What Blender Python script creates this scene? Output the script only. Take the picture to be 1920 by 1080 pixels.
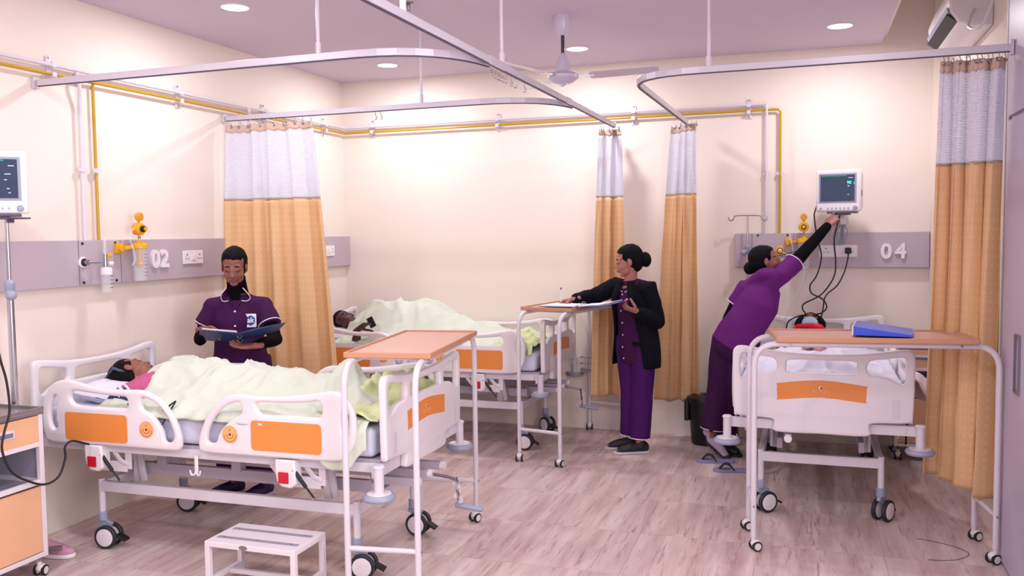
import bpy, bmesh, math, random
from mathutils import Vector, Matrix, noise, Quaternion
from math import sin, cos, pi, radians, sqrt, atan2
random.seed(7)
S = bpy.context.scene
for o in list(bpy.data.objects):
    bpy.data.objects.remove(o)
COL = S.collection

# ------------------------------------------------------------------ camera
F_PX = 1666.27
yaw, pitch, roll = .3225, -.0624, -.0115
_r = Vector((cos(yaw), sin(yaw), 0)); _f = Vector((-sin(yaw)*cos(pitch), cos(yaw)*cos(pitch), sin(pitch))); _u = _r.cross(_f)
_r2 = cos(roll)*_r + sin(roll)*_u; _u2 = -sin(roll)*_r + cos(roll)*_u
cam_d = bpy.data.cameras.new('camera'); cam = bpy.data.objects.new('camera', cam_d); COL.objects.link(cam)
cam_d.sensor_width = 36; cam_d.lens = F_PX/1920*36; cam_d.clip_start = .05; cam_d.clip_end = 100
m = Matrix((( _r2.x, _u2.x, -_f.x, 4.0041), (_r2.y, _u2.y, -_f.y, -7.2066), (_r2.z, _u2.z, -_f.z, 1.65), (0, 0, 0, 1)))
cam.matrix_world = m
S.camera = cam
# ------------------------------------------------------------------ view + light
S.view_settings.view_transform = 'Standard'; S.view_settings.look = 'None'
S.view_settings.gamma = 1; S.view_settings.use_curve_mapping = False
S.view_settings.exposure = -0.56
w = bpy.data.worlds.new('world'); S.world = w; w.use_nodes = True
w.node_tree.nodes['Background'].inputs[0].default_value = (.97, .93, 1.0, 1)
w.node_tree.nodes['Background'].inputs[1].default_value = 1.0
def area(name, loc, target, size, sizey, power, color):
    d = bpy.data.lights.new(name, 'AREA'); d.shape = 'RECTANGLE'; d.size = size; d.size_y = sizey; d.energy = power; d.color = color
    o = bpy.data.objects.new(name, d); COL.objects.link(o); o.location = loc
    o.rotation_euler = (Vector(target)-Vector(loc)).to_track_quat('-Z', 'Y').to_euler(); return o
# added fill lamp beside the solid right wall, unseen, brightening surfaces from the right
area('right_fill_lamp', (4.90, -5.9, 1.75), (0, -5.9, 1.55), 2.4, 1.5, 130, (1, .97, .985))

# ------------------------------------------------------------------ helpers
def sl(c):  # srgb 0-255 -> linear
    return tuple(((x/255)/12.92 if x/255 <= .04045 else ((x/255+.055)/1.055)**2.4) for x in c)
MATS = {}
def mat(name, rgb, rough=.5, metal=0, spec=.5, noise_amt=0, noise_scale=8, bump=0, bump_scale=60, emit=None, estr=1, alpha=1, trans=0, coat=0, sheen=0, sub=0):
    if name in MATS: return MATS[name]
    mt = bpy.data.materials.new(name); mt.use_nodes = True; nt = mt.node_tree; b = nt.nodes['Principled BSDF']
    c = (*sl(rgb), 1); b.inputs['Base Color'].default_value = c
    b.inputs['Roughness'].default_value = rough; b.inputs['Metallic'].default_value = metal
    b.inputs['Specular IOR Level'].default_value = spec
    b.inputs['Coat Weight'].default_value = coat; b.inputs['Sheen Weight'].default_value = sheen
    if sub: b.inputs['Subsurface Weight'].default_value = sub; b.inputs['Subsurface Radius'].default_value = (.02, .008, .005)
    if trans: b.inputs['Transmission Weight'].default_value = trans; b.inputs['IOR'].default_value = 1.45
    b.inputs['Alpha'].default_value = alpha
    if emit: b.inputs['Emission Color'].default_value = (*sl(emit), 1); b.inputs['Emission Strength'].default_value = estr
    tc = nt.nodes.new('ShaderNodeTexCoord')
    n = nt.nodes.new('ShaderNodeTexNoise'); n.inputs['Scale'].default_value = noise_scale; n.inputs['Detail'].default_value = 4
    nt.links.new(tc.outputs['Object'], n.inputs['Vector'])
    a = max(noise_amt, .015)
    mx = nt.nodes.new('ShaderNodeMixRGB'); mx.blend_type = 'MIX'
    mx.inputs[1].default_value = tuple(x*(1-a) for x in c[:3]) + (1,); mx.inputs[2].default_value = tuple(min(1, x*(1+a)) for x in c[:3]) + (1,)
    nt.links.new(n.outputs['Fac'], mx.inputs[0]); nt.links.new(mx.outputs[0], b.inputs['Base Color'])
    if bump:
        n2 = nt.nodes.new('ShaderNodeTexNoise'); n2.inputs['Scale'].default_value = bump_scale; n2.inputs['Detail'].default_value = 5
        nt.links.new(tc.outputs['Object'], n2.inputs['Vector'])
        bp = nt.nodes.new('ShaderNodeBump'); bp.inputs['Strength'].default_value = bump; bp.inputs['Distance'].default_value = .01
        nt.links.new(n2.outputs['Fac'], bp.inputs['Height']); nt.links.new(bp.outputs[0], b.inputs['Normal'])
    MATS[name] = mt; return mt

def tag(o, label=None, cat=None, group=None, kind=None):
    if label: o['label'] = label
    if cat: o['category'] = cat
    if group: o['group'] = group
    if kind: o['kind'] = kind
    return o
def thing(name, label, cat, loc=(0, 0, 0), rz=0, group=None):
    o = bpy.data.objects.new(name, None); COL.objects.link(o); o.location = loc; o.rotation_euler = (0, 0, rz)
    o.empty_display_size = .1
    return tag(o, label, cat, group)
def copy_tree(o, parent=None):
    c = o.copy(); COL.objects.link(c)
    if parent: c.parent = parent
    for ch in list(o.children): copy_tree(ch, c)
    return c
V = Vector
def catmull(pts, n=6, closed=False):
    P = [V(p) for p in pts]; out = []; N = len(P)
    rng = range(N if closed else N-1)
    for i in rng:
        if closed: p0, p1, p2, p3 = P[i-1], P[i], P[(i+1) % N], P[(i+2) % N]
        else: p0, p1, p2, p3 = P[max(i-1, 0)], P[i], P[i+1], P[min(i+2, N-1)]
        for k in range(n):
            t = k/n
            out.append(.5*((2*p1)+(p2-p0)*t+(2*p0-5*p1+4*p2-p3)*t*t+(-p0+3*p1-3*p2+p3)*t**3))
    if not closed: out.append(P[-1])
    return out
def fillet(pts, r, n=6):
    P = [V(p) for p in pts]; out = [P[0]]
    for i in range(1, len(P)-1):
        a = (P[i-1]-P[i]); b = (P[i+1]-P[i]); rr = min(r, a.length*.49, b.length*.49)
        A = P[i]+a.normalized()*rr; B = P[i]+b.normalized()*rr
        for k in range(n+1):
            t = k/n; out.append(A*(1-t)**2+P[i]*2*t*(1-t)+B*t*t)
    out.append(P[-1]); return out

class MB:
    def __init__(s): s.v = []; s.f = []; s.uv = None
    def add(s, vs, fs):
        b = len(s.v); s.v += [tuple(x) for x in vs]; s.f += [tuple(i+b for i in f) for f in fs]; return s
    def box(s, c, size, R=None):
        x, y, z = (d/2 for d in size); q = []
        for sx, sy, sz in ((-1,-1,-1),(1,-1,-1),(1,1,-1),(-1,1,-1),(-1,-1,1),(1,-1,1),(1,1,1),(-1,1,1)):
            p = V((sx*x, sy*y, sz*z))
            if R is not None: p = R @ p
            q.append(p+V(c))
        return s.add(q, [(0,3,2,1),(4,5,6,7),(0,1,5,4),(1,2,6,5),(2,3,7,6),(3,0,4,7)])
    def bar(s, a, b, wd, ht, up=(0, 0, 1)):
        a = V(a); b = V(b); d = (b-a).normalized(); u = V(up); sx = d.cross(u).normalized(); u = sx.cross(d)
        q = []
        for p in (a, b):
            for i, j in ((-1,-1),(1,-1),(1,1),(-1,1)): q.append(p+sx*i*wd/2+u*j*ht/2)
        return s.add(q, [(0,1,2,3),(7,6,5,4),(0,4,5,1),(1,5,6,2),(2,6,7,3),(3,7,4,0)])
    def sweep(s, pts, rad, seg=10, up=None, round_=False, closed=False):
        """rad: number, or list of numbers / (rx, ry); up fixes the direction of ry"""
        P = [V(p) for p in pts]; n = len(P)
        if not isinstance(rad, (list,)): rad = [rad]*n
        rad = [(r, r) if not isinstance(r, tuple) else r for r in rad]
        if round_ and not closed:   # spherical ends
            def cap(p0, p1, r, k=4):
                d = (p0-p1).normalized(); m_ = min(r[0], r[1]); o = []
                for i in range(1, k+1):
                    a = i/k*pi/2; o.append((p0+d*m_*sin(a), (max(r[0]*cos(a), .0003), max(r[1]*cos(a), .0003))))
                return o
            c0 = cap(P[0], P[1], rad[0]); c1 = cap(P[-1], P[-2], rad[-1])
            P = [x[0] for x in reversed(c0)]+P+[x[0] for x in c1]; rad = [x[1] for x in reversed(c0)]+rad+[x[1] for x in c1]; n = len(P)
        T = []
        for i in range(n):
            if closed: t = P[(i+1) % n]-P[i-1]
            else: t = P[min(i+1, n-1)]-P[max(i-1, 0)]
            T.append(t.normalized() if t.length > 1e-9 else (T[-1] if T else V((0, 0, 1))))
        if up is None:
            ref = V((0, 0, 1)) if abs(T[0].z) < .9 else V((1, 0, 0))
            X = ref.cross(T[0]).normalized()
        rings = []
        for i in range(n):
            if up is not None:
                u_ = V(up[i] if isinstance(up, list) else up); X = u_.cross(T[i])
                if X.length < 1e-4: X = V((1, 0, 0)).cross(T[i])
                X.normalize()
            else:
                if i: X = (X-T[i]*X.dot(T[i])).normalized()
            Y = T[i].cross(X)
            rx, ry = rad[i]
            rings.append([P[i]+X*rx*cos(2*pi*k/seg)+Y*ry*sin(2*pi*k/seg) for k in range(seg)])
        vs = [p for r in rings for p in r]; fs = []
        for i in range(n if closed else n-1):
            j = (i+1) % n
            for k in range(seg):
                l = (k+1) % seg; fs.append((i*seg+k, i*seg+l, j*seg+l, j*seg+k))
        if not closed:
            fs.append(tuple(range(seg))[::-1]); fs.append(tuple((n-1)*seg+k for k in range(seg)))
        return s.add(vs, fs)
    def cyl(s, a, b, r, seg=20): return s.sweep([a, b], r, seg)
    def ell(s, c, r, R=None, nu=16, nv=10):
        if not isinstance(r, tuple): r = (r, r, r)
        vs = []; fs = []
        for i in range(nv+1):
            th = pi*i/nv
            for k in range(nu):
                ph = 2*pi*k/nu; p = V((r[0]*max(sin(th), 1e-3)*cos(ph), r[1]*max(sin(th), 1e-3)*sin(ph), r[2]*cos(th)))
                if R is not None: p = R @ p
                vs.append(p+V(c))
        for i in range(nv):
            for k in range(nu):
                l = (k+1) % nu; fs.append((i*nu+k, (i+1)*nu+k, (i+1)*nu+l, i*nu+l))
        fs.append(tuple(range(nu))); fs.append(tuple(nv*nu+k for k in range(nu))[::-1])
        return s.add(vs, fs)
    def lathe(s, prof, o=(0, 0, 0), axis=(0, 0, 1), seg=24):
        q = V((0, 0, 1)).rotation_difference(V(axis)).to_matrix(); vs = []; n = len(prof)
        for r, z in prof:
            for k in range(seg): vs.append(q @ V((max(r, 1e-4)*cos(2*pi*k/seg), max(r, 1e-4)*sin(2*pi*k/seg), z))+V(o))
        fs = []
        for i in range(n-1):
            for k in range(seg): l = (k+1) % seg; fs.append((i*seg+k, i*seg+l, (i+1)*seg+l, (i+1)*seg+k))
        fs.append(tuple(range(seg))[::-1]); fs.append(tuple((n-1)*seg+k for k in range(seg)))
        return s.add(vs, fs)
    def prism(s, outline, d0, d1, fr):
        """outline of 2D points, fr = (origin, ex, ey, en)"""
        o, ex, ey, en = (V(q) for q in fr); n = len(outline)
        vs = [o+ex*p[0]+ey*p[1]+en*d0 for p in outline]+[o+ex*p[0]+ey*p[1]+en*d1 for p in outline]
        fs = [tuple(range(n))[::-1], tuple(range(n, 2*n))]+[(i, (i+1) % n, n+(i+1) % n, n+i) for i in range(n)]
        return s.add(vs, fs)
    def xf(s, M):
        s.v = [tuple(M @ V(p)) for p in s.v]; return s
    def build(s, name, mt, parent=None, smooth=True, bevel=0, angle=35, remesh=0, iters=2, wrinkle=None, solid=0, sub=0, label=None):
        me = bpy.data.meshes.new(name); me.from_pydata(s.v, [], s.f); me.validate(); me.update()
        bm = bmesh.new(); bm.from_mesh(me); bmesh.ops.recalc_face_normals(bm, faces=bm.faces)
        bm.to_mesh(me); bm.free()
        if s.uv:
            ul = me.uv_layers.new(name='uv')
            for lp in me.loops: ul.data[lp.index].uv = s.uv[lp.vertex_index]
        o = bpy.data.objects.new(name, me); COL.objects.link(o)
        if remesh:
            r = o.modifiers.new('r', 'REMESH'); r.mode = 'VOXEL'; r.voxel_size = remesh
            if iters: q = o.modifiers.new('s', 'SMOOTH'); q.factor = .5; q.iterations = iters
            dg = bpy.context.evaluated_depsgraph_get(); new = bpy.data.meshes.new_from_object(o.evaluated_get(dg))
            o.modifiers.clear(); o.data = new; bpy.data.meshes.remove(me); me = new; me.name = name
            if wrinkle:
                amp, sc = wrinkle[:2]; asp = wrinkle[2] if len(wrinkle) > 2 else (1, 1, .45)
                cs = [v.co.copy() for v in me.vertices]; ns = [v.normal.copy() for v in me.vertices]
                for v, c, nn in zip(me.vertices, cs, ns):
                    q = V((c.x*sc*asp[0], c.y*sc*asp[1], c.z*sc*asp[2]))
                    v.co = c+nn*amp*(noise.noise(q)+.5*noise.noise(q*2.3+V((5, 1, 2))))
                me.update()
        if mt: me.materials.append(mt) if not isinstance(mt, list) else [me.materials.append(x) for x in mt]
        for p in me.polygons: p.use_smooth = smooth
        if smooth and angle and not remesh: me.set_sharp_from_angle(angle=radians(angle))
        if bevel:
            b = o.modifiers.new('bevel', 'BEVEL'); b.width = bevel; b.segments = 2; b.limit_method = 'ANGLE'; b.angle_limit = radians(40)
        if solid: q = o.modifiers.new('solid', 'SOLIDIFY'); q.thickness = solid; q.offset = 0
        if sub: q = o.modifiers.new('sub', 'SUBSURF'); q.levels = sub; q.render_levels = sub
        if parent: o.parent = parent
        if label: o['label'] = label
        return o

def board(name, outline, holes, depth, bev, mt, M, parent=None, label=None):
    """rounded plate with openings: a filled 2D curve, extruded and bevelled, turned into a mesh"""
    cu = bpy.data.curves.new(name, 'CURVE'); cu.dimensions = '2D'; cu.fill_mode = 'BOTH'
    for loop in [outline]+holes:
        sp = cu.splines.new('POLY'); sp.points.add(len(loop)-1); sp.use_cyclic_u = True
        for p, q in zip(sp.points, loop): p.co = (q[0], q[1], 0, 1)
    cu.extrude = max(depth/2-bev, 0); cu.bevel_depth = bev; cu.bevel_resolution = 3; cu.offset = -bev
    t = bpy.data.objects.new('t', cu); COL.objects.link(t)
    dg = bpy.context.evaluated_depsgraph_get(); me = bpy.data.meshes.new_from_object(t.evaluated_get(dg))
    bpy.data.objects.remove(t); bpy.data.curves.remove(cu); me.name = name
    me.transform(M); me.materials.clear(); me.materials.append(mt)
    bm = bmesh.new(); bm.from_mesh(me); bmesh.ops.remove_doubles(bm, verts=bm.verts, dist=.00005); bmesh.ops.recalc_face_normals(bm, faces=bm.faces); bm.to_mesh(me); bm.free()
    for p in me.polygons: p.use_smooth = True
    me.set_sharp_from_angle(angle=radians(50))
    o = bpy.data.objects.new(name, me); COL.objects.link(o)
    if parent: o.parent = parent
    if label: o['label'] = label
    return o
def text(name, body, size, ext, M, mt, parent=None, bold=0, label=None, space=1):
    cu = bpy.data.curves.new(name, 'FONT'); cu.body = body; cu.size = size; cu.extrude = ext; cu.align_x = 'CENTER'; cu.align_y = 'CENTER'; cu.offset = bold; cu.space_character = space
    cu.resolution_u = 6
    t = bpy.data.objects.new('t', cu); COL.objects.link(t); dg = bpy.context.evaluated_depsgraph_get()
    me = bpy.data.meshes.new_from_object(t.evaluated_get(dg)); bpy.data.objects.remove(t); bpy.data.curves.remove(cu)
    me.name = name; me.transform(M); me.materials.clear(); me.materials.append(mt)
    o = bpy.data.objects.new(name, me); COL.objects.link(o)
    if parent: o.parent = parent
    if label: o['label'] = label
    return o
def frame(o, ex, ey, en=None):
    ex = V(ex).normalized(); ey = V(ey).normalized(); en = ex.cross(ey) if en is None else V(en)
    return Matrix(((ex.x, ey.x, en.x, o[0]), (ex.y, ey.y, en.y, o[1]), (ex.z, ey.z, en.z, o[2]), (0, 0, 0, 1)))
def rrect(x0, y0, x1, y1, r, n=5):
    o = []
    for cx, cy, a in ((x1-r, y0+r, -pi/2), (x1-r, y1-r, 0), (x0+r, y1-r, pi/2), (x0+r, y0+r, pi)):
        for k in range(n+1): t = a+pi/2*k/n; o.append((cx+r*cos(t), cy+r*sin(t)))
    return o
def smooth2(pts, n=4): return [(p.x, p.y) for p in catmull([(a, b, 0) for a, b in pts], n, True)]
def circ(cx, cy, r, n=24): return [(cx+r*cos(2*pi*k/n), cy+r*sin(2*pi*k/n)) for k in range(n)]

# ------------------------------------------------------------------ materials
PL = mat('white_plastic', (226, 220, 226), .35, bump=0)
PLG = mat('grey_plastic', (150, 155, 178), .4)
STEEL = mat('white_powder_coat', (214, 208, 218), .38)
STEELD = mat('grey_powder_coat', (176, 168, 182), .45)
ORANGE = mat('orange_panel', (226, 138, 66), .42)
ORANGE_L = mat('orange_print', (240, 170, 110), .5)
DOT = mat('dark_print', (60, 30, 20), .5)
RED = mat('red_plastic', (190, 8, 40), .35)
BLACK = mat('black_rubber', (22, 22, 28), .55)
TYRE = mat('tyre_rubber', (38, 38, 50), .6)
CHROME = mat('chrome', (190, 190, 200), .2, 1)
STAINLESS = mat('stainless', (150, 145, 152), .32, .9)
WOODT = mat('beech_laminate', (206, 160, 142), .42, noise_amt=.06, noise_scale=3)
WOODE = mat('beech_edge', (196, 142, 112), .5)
PEACH = mat('peach_laminate', (228, 178, 140), .5)
CABW = mat('cabinet_white', (225, 218, 226), .45)
CABG = mat('cabinet_inside', (160, 156, 175), .6)
MATTR = mat('pale_blue_sheet', (205, 208, 228), .8, bump=.3, bump_scale=20)
GREEN = mat('green_sheet', (206, 214, 200), .9, noise_amt=.03, noise_scale=3, bump=.35, bump_scale=25)
GREEN2 = mat('yellow_green_sheet', (208, 218, 168), .85, noise_amt=.06, noise_scale=3, bump=.35, bump_scale=25)
WSHEET = mat('white_sheet', (222, 220, 238), .85, bump=.35, bump_scale=18)
PINKSHEET = mat('pink_cloth', (240, 222, 236), .85, bump=.3)
SKIN1 = mat('skin_brown', (140, 86, 74), .5, sub=.08)
SKIN2 = mat('skin_light_brown', (168, 112, 100), .5, sub=.08)
SKIN3 = mat('skin_dark_brown', (76, 46, 44), .5)
HAIR = mat('black_hair', (7, 5, 9), .6, spec=.12, bump=.5, bump_scale=120)
PURPLE = mat('purple_uniform', (60, 16, 66), .8, spec=.2, noise_amt=.08, bump=.25, bump_scale=45)
PURPLE3 = mat('violet_uniform', (96, 22, 108), .75, spec=.25, noise_amt=.08, bump=.25, bump_scale=45)
NAVY = mat('navy_blazer', (10, 11, 24), .85, spec=.15, bump=.3, bump_scale=80)
KNIT = mat('black_knit', (8, 5, 10), .9, spec=.1, bump=.4, bump_scale=120)
PIPING = mat('white_piping', (235, 225, 235), .6)
BTN = mat('button_white', (235, 228, 232), .3)
PAPER = mat('paper', (232, 230, 240), .7)
BLUEF = mat('blue_folder', (50, 70, 118), .35)
BLUEB = mat('bright_blue_folder', (60, 90, 225), .25, coat=.3)
YEL = mat('yellow_plastic', (235, 170, 20), .3)
YELPIPE = mat('yellow_pipe_paint', (190, 150, 20), .35)
WPIPE = mat('white_pipe_paint', (220, 212, 224), .35)
LIPS = mat('lips', (120, 52, 54), .45)
SHOE = mat('dark_shoe', (26, 24, 38), .6)
GLASSP = mat('clear_plastic', (235, 238, 245), .08, alpha=.28)
SCREEN = mat('monitor_screen', (42, 54, 78), .2, emit=(52, 68, 98), estr=.45)
CYAN = mat('screen_cyan', (60, 220, 210), .4, emit=(60, 220, 210), estr=1.0)
SCRW = mat('screen_white', (210, 220, 225), .4, emit=(210, 220, 225), estr=.6)
SCRG = mat('screen_green', (40, 130, 100), .4, emit=(60, 150, 110), estr=.6)
LOGOB = mat('logo_blue', (24, 74, 150), .5)
SIGN = mat('white_number', (236, 230, 238), .5)
BIN = mat('black_bin', (16, 15, 24), .4)
SOLE = mat('shoe_sole', (200, 190, 200), .6)

# ------------------------------------------------------------------ room
XW, YB, H, YN = 4.95, 0.0, 3.01, -9.6
def wallmat(name, rgb):
    m_ = mat(name, rgb, .75, noise_amt=.02, noise_scale=.8, bump=.08, bump_scale=90); return m_
WALL = wallmat('cream_wall', (237, 225, 217)); CEIL = mat('ceiling_paint', (208, 196, 214), .85)
def floor_material():
    mt = bpy.data.materials.new('travertine_floor'); mt.use_nodes = True; nt = mt.node_tree; b = nt.nodes['Principled BSDF']; L = nt.links.new
    def N(t, **k):
        n = nt.nodes.new(t)
        for a, v in k.items(): setattr(n, a, v)
        return n
    def math_(op, a, bb=None, c=None):
        n = N('ShaderNodeMath', operation=op)
        for i, x in enumerate((a, bb, c)):
            if x is None: continue
            if isinstance(x, (int, float)): n.inputs[i].default_value = x
            else: L(x, n.inputs[i])
        return n.outputs[0]
    tc = N('ShaderNodeTexCoord'); sep = N('ShaderNodeSeparateXYZ'); L(tc.outputs['Object'], sep.inputs[0])
    X, Y = sep.outputs[0], sep.outputs[1]
    u = math_('DIVIDE', math_('SUBTRACT', X, 2.533-6.15), .615); v = math_('DIVIDE', math_('SUBTRACT', Y, -1.235-12.3), .615)
    cu, cv = math_('FLOOR', u), math_('FLOOR', v); fu, fv = math_('FRACT', u), math_('FRACT', v)
    eu = math_('MINIMUM', fu, math_('SUBTRACT', 1, fu)); ev = math_('MINIMUM', fv, math_('SUBTRACT', 1, fv))
    joint = math_('MAXIMUM', math_('LESS_THAN', eu, .0022), math_('LESS_THAN', ev, .0018))
    # per tile offset so the veins break at the joints
    cmb = N('ShaderNodeCombineXYZ'); L(cu, cmb.inputs[0]); L(cv, cmb.inputs[1])
    wn = N('ShaderNodeTexWhiteNoise', noise_dimensions='3D'); L(cmb.outputs[0], wn.inputs['Vector'])
    off = N('ShaderNodeVectorMath', operation='SCALE'); L(wn.outputs['Color'], off.inputs[0]); off.inputs['Scale'].default_value = 7
    add = N('ShaderNodeVectorMath', operation='ADD'); L(tc.outputs['Object'], add.inputs[0]); L(off.outputs[0], add.inputs[1])
    def streak(sx, sy, sc, det, rough=.6, dist=0):
        mp = N('ShaderNodeMapping'); mp.inputs['Scale'].default_value = (sx, sy, 1); L(add.outputs[0], mp.inputs[0])
        n = N('ShaderNodeTexNoise'); n.inputs['Scale'].default_value = sc; n.inputs['Detail'].default_value = det; n.inputs['Roughness'].default_value = rough; n.inputs['Distortion'].default_value = dist
        L(mp.outputs[0], n.inputs['Vector']); return n.outputs['Fac']
    def ramp(x, stops):
        r = N('ShaderNodeValToRGB'); L(x, r.inputs[0]); e = r.color_ramp.elements
        e[0].position, e[0].color = stops[0]; e[1].position, e[1].color = stops[1]
        for p, c in stops[2:]: q = e.new(p); q.color = c
        return r.outputs[0]
    def C(*c): return (*sl(c), 1)
    base = ramp(streak(9, .9, 1.2, 5), [(.32, C(190, 160, 160)), (.68, C(226, 206, 203))])
    veins = ramp(streak(26, 2.2, 1.5, 8, .72, .3), [(.54, (0, 0, 0, 1)), (.72, (1, 1, 1, 1))])
    mx = N('ShaderNodeMixRGB'); L(veins, mx.inputs[0]); L(base, mx.inputs[1]); mx.inputs[2].default_value = C(146, 108, 114)
    fl = ramp(streak(42, 9, 1.7, 6, .8, .2), [(.645, (0, 0, 0, 1)), (.69, (1, 1, 1, 1))])
    reg = ramp(streak(5, .8, 1.3, 3), [(.47, (0, 0, 0, 1)), (.6, (1, 1, 1, 1))])
    m2 = N('ShaderNodeMixRGB', blend_type='MULTIPLY'); m2.inputs[0].default_value = 1; L(fl, m2.inputs[1]); L(reg, m2.inputs[2])
    m3 = N('ShaderNodeMixRGB'); L(m2.outputs[0], m3.inputs[0]); L(mx.outputs[0], m3.inputs[1]); m3.inputs[2].default_value = C(112, 80, 88)
    m4 = N('ShaderNodeMixRGB'); L(math_('MULTIPLY', joint, .55), m4.inputs[0]); L(m3.outputs[0], m4.inputs[1]); m4.inputs[2].default_value = C(128, 100, 102)
    L(m4.outputs[0], b.inputs['Base Color']); b.inputs['Roughness'].default_value = .33; b.inputs['Specular IOR Level'].default_value = .45
    return mt
FLOORM = floor_material()
def struct(name, mb, mt, **k):
    o = mb.build(name, mt, smooth=False, **k); o['kind'] = 'structure'; return o
T = .12
struct('floor', MB().box((XW/2, (YN+YB)/2, -.05), (XW+2*T, YB-YN+2*T, .1)), FLOORM)
# flat ceiling, with a raised strip along the right wall
struct('ceiling', MB().box((4.5/2-T/2, (YN+YB)/2, H+.04), (4.5+T, YB-YN, .08)), CEIL)
struct('ceiling_recess', MB().box((4.5+.225, (YN+YB)/2, 3.42+.04), (.45, YB-YN, .08)).box((4.52, (YN+YB)/2, H+.24), (.04, YB-YN, .36)), WALL)
struct('wall_left', MB().box((-T/2, (YN+YB)/2, 1.7), (T, YB-YN, 3.5)), WALL)
struct('wall_back', MB().box((XW/2, T/2, 1.7), (XW+2*T, T, 3.5)), WALL)
struct('wall_right', MB().box((XW+T/2, (YN+YB)/2, 1.7), (T, YB-YN, 3.5)), WALL)
struct('trim_1', MB().box((4.90, -.06, 1.71), (.10, .12, 3.42)), WALL)

# ---- bed-head wall panels (service trunking)
PANEL = mat('grey_lilac_panel', (186, 172, 184), .5); PANELE = mat('panel_seam', (130, 118, 130), .6)
def wall_panel(label, boxes, seams, screws, group):
    t = thing('wall_panel', label, 'wall panel', boxes[0][0], 0, group)
    o0 = V(boxes[0][0])
    mb = MB()
    for c, s in boxes: mb.box(V(c)-o0, s)
    mb.build('panel_body', PANEL, t, smooth=False, bevel=.003)
    if seams:
        mb = MB()
        for c, s in seams: mb.box(V(c)-o0, s)
        mb.build('seam', PANELE, t, smooth=False)
    for c, n in screws: MB().cyl(V(c)-o0, V(c)-o0+V(n)*.004, .008, 10).build('screw', BLACK, t)
    return t
wall_panel('long grey service panel on the left wall carrying the number 02', [((.025, -3.0, 1.502), (.05, 6.0, .262))],
           [((.051, -3.174, 1.502), (.002, .004, .26)), ((.051, -2.848, 1.502), (.002, .004, .26)), ((.051, -1.0, 1.502), (.002, .004, .26))],
           [((.05, -3.145, 1.615), (1, 0, 0)), ((.05, -2.89, 1.615), (1, 0, 0)), ((.05, -3.145, 1.39), (1, 0, 0)), ((.05, -2.89, 1.39), (1, 0, 0))], None)
wall_panel('grey service panel on the back wall carrying the number 04', [((4.15, -.025, 1.49), (1.39, .05, .262))],
           [((3.585, -.051, 1.49), (.004, .002, .26)), ((3.893, -.051, 1.49), (.004, .002, .26))],
           [((3.63, -.05, 1.605), (0, -1, 0)), ((3.85, -.05, 1.605), (0, -1, 0))], None)
# ---- raised numbers
def number(body, M, label):
    o = text('bed_number', body, .152, .008, M, SIGN, bold=.005, space=1.3 if body == '04' else 1.12); tag(o, label, 'number'); return o
number('02', frame((.058, -2.515, 1.502), (0, 1, 0), (0, 0, 1)), 'raised white number 02 on the left wall panel')
number('04', frame((4.60, -.058, 1.475), (1, 0, 0), (0, 0, 1)), 'raised white number 04 on the back wall panel')
# ---- sockets
def socket(loc, wall, wd, label, plug=False):
    t = thing('power_socket', label, 'socket', loc, 0 if wall == 'b' else pi/2, 'power sockets')
    # local: x along the wall, -y out of it
    MB().box((0, -.006, 0), (wd, .012, .09)).build('face_plate', SIGN, t, smooth=False, bevel=.004)
    for sx in (-1, 1):
        mb = MB()
        for px, pz, r in ((0, .018, .005), (-.014, -.008, .004), (.014, -.008, .004)):
            mb.cyl((sx*wd*.32+px, -.0125, pz), (sx*wd*.32+px, -.0135, pz), r, 8)
        mb.build('socket_holes', BLACK, t)
    MB().box((0, -.0145, 0), (wd*.2, .006, .04)).build('switch', PIPING, t, smooth=False, bevel=.002)
    return t
socket((.05, -2.19, 1.508), 'l', .2, 'white twin socket beside the number 02')
socket((.05, -.40, 1.508), 'l', .2, 'white twin socket at the corner end of the left panel')
socket((4.215, -.05, 1.482), 'b', .27, 'wide white socket plate left of the number 04, with a black plug in it')

# ---- gas pipes
def pipe(name, pts, r, mt, label, group=None):
    o = MB().sweep(fillet(pts, .03), r, 10).build(name, mt); tag(o, label, 'pipe', group); return o
pipe('gas_pipe', [(.04, -8, 2.60), (.04, -.04, 2.60), (3.69, -.04, 2.615)], .011, WPIPE, 'upper white gas pipe running along the left and back walls')
pipe('gas_pipe', [(.04, -8, 2.545), (.04, -.04, 2.553), (3.79, -.04, 2.568), (3.79, -.04, 1.615)], .0095, YELPIPE, 'yellow suction pipe running along the walls and down to panel 04')
pipe('drop_pipe', [(.03, -3.12, 2.60), (.055, -3.12, 2.52), (.03, -3.10, 2.42), (.03, -3.10, 1.63)], .011, WPIPE, 'white drop pipe going down to the panel numbered 02')
pipe('drop_pipe', [(.025, -2.99, 2.548), (.025, -2.99, 1.63)], .009, YELPIPE, 'yellow drop pipe going down to the panel numbered 02')
pipe('drop_pipe', [(3.69, -.04, 2.615), (3.69, -.04, 1.61)], .011, WPIPE, 'white drop pipe on the back wall beside the yellow one')
pipe('drop_pipe', [(.04, -1.50, 2.60), (.05, -1.49, 2.57), (.035, -1.48, 2.44), (.035, -1.48, 1.63)], .010, WPIPE, 'white drop pipe behind the wide curtain on the left wall')
def clamp(loc, wall, label):
    t = thing('pipe_clamp', label, 'clamp', loc, 0 if wall == 'b' else pi/2, 'clamps on the pipes under the ceiling')
    MB().box((0, -.006, 0), (.035, .012, .15)).box((0, -.028, .023), (.03, .05, .028)).box((0, -.028, -.03), (.03, .05, .028)).build('saddle', WPIPE, t, smooth=False, bevel=.003)
    for z in (.065, -.062): MB().cyl((0, -.012, z), (0, -.018, z), .006, 8).build('bolt', STAINLESS, t)
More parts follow.
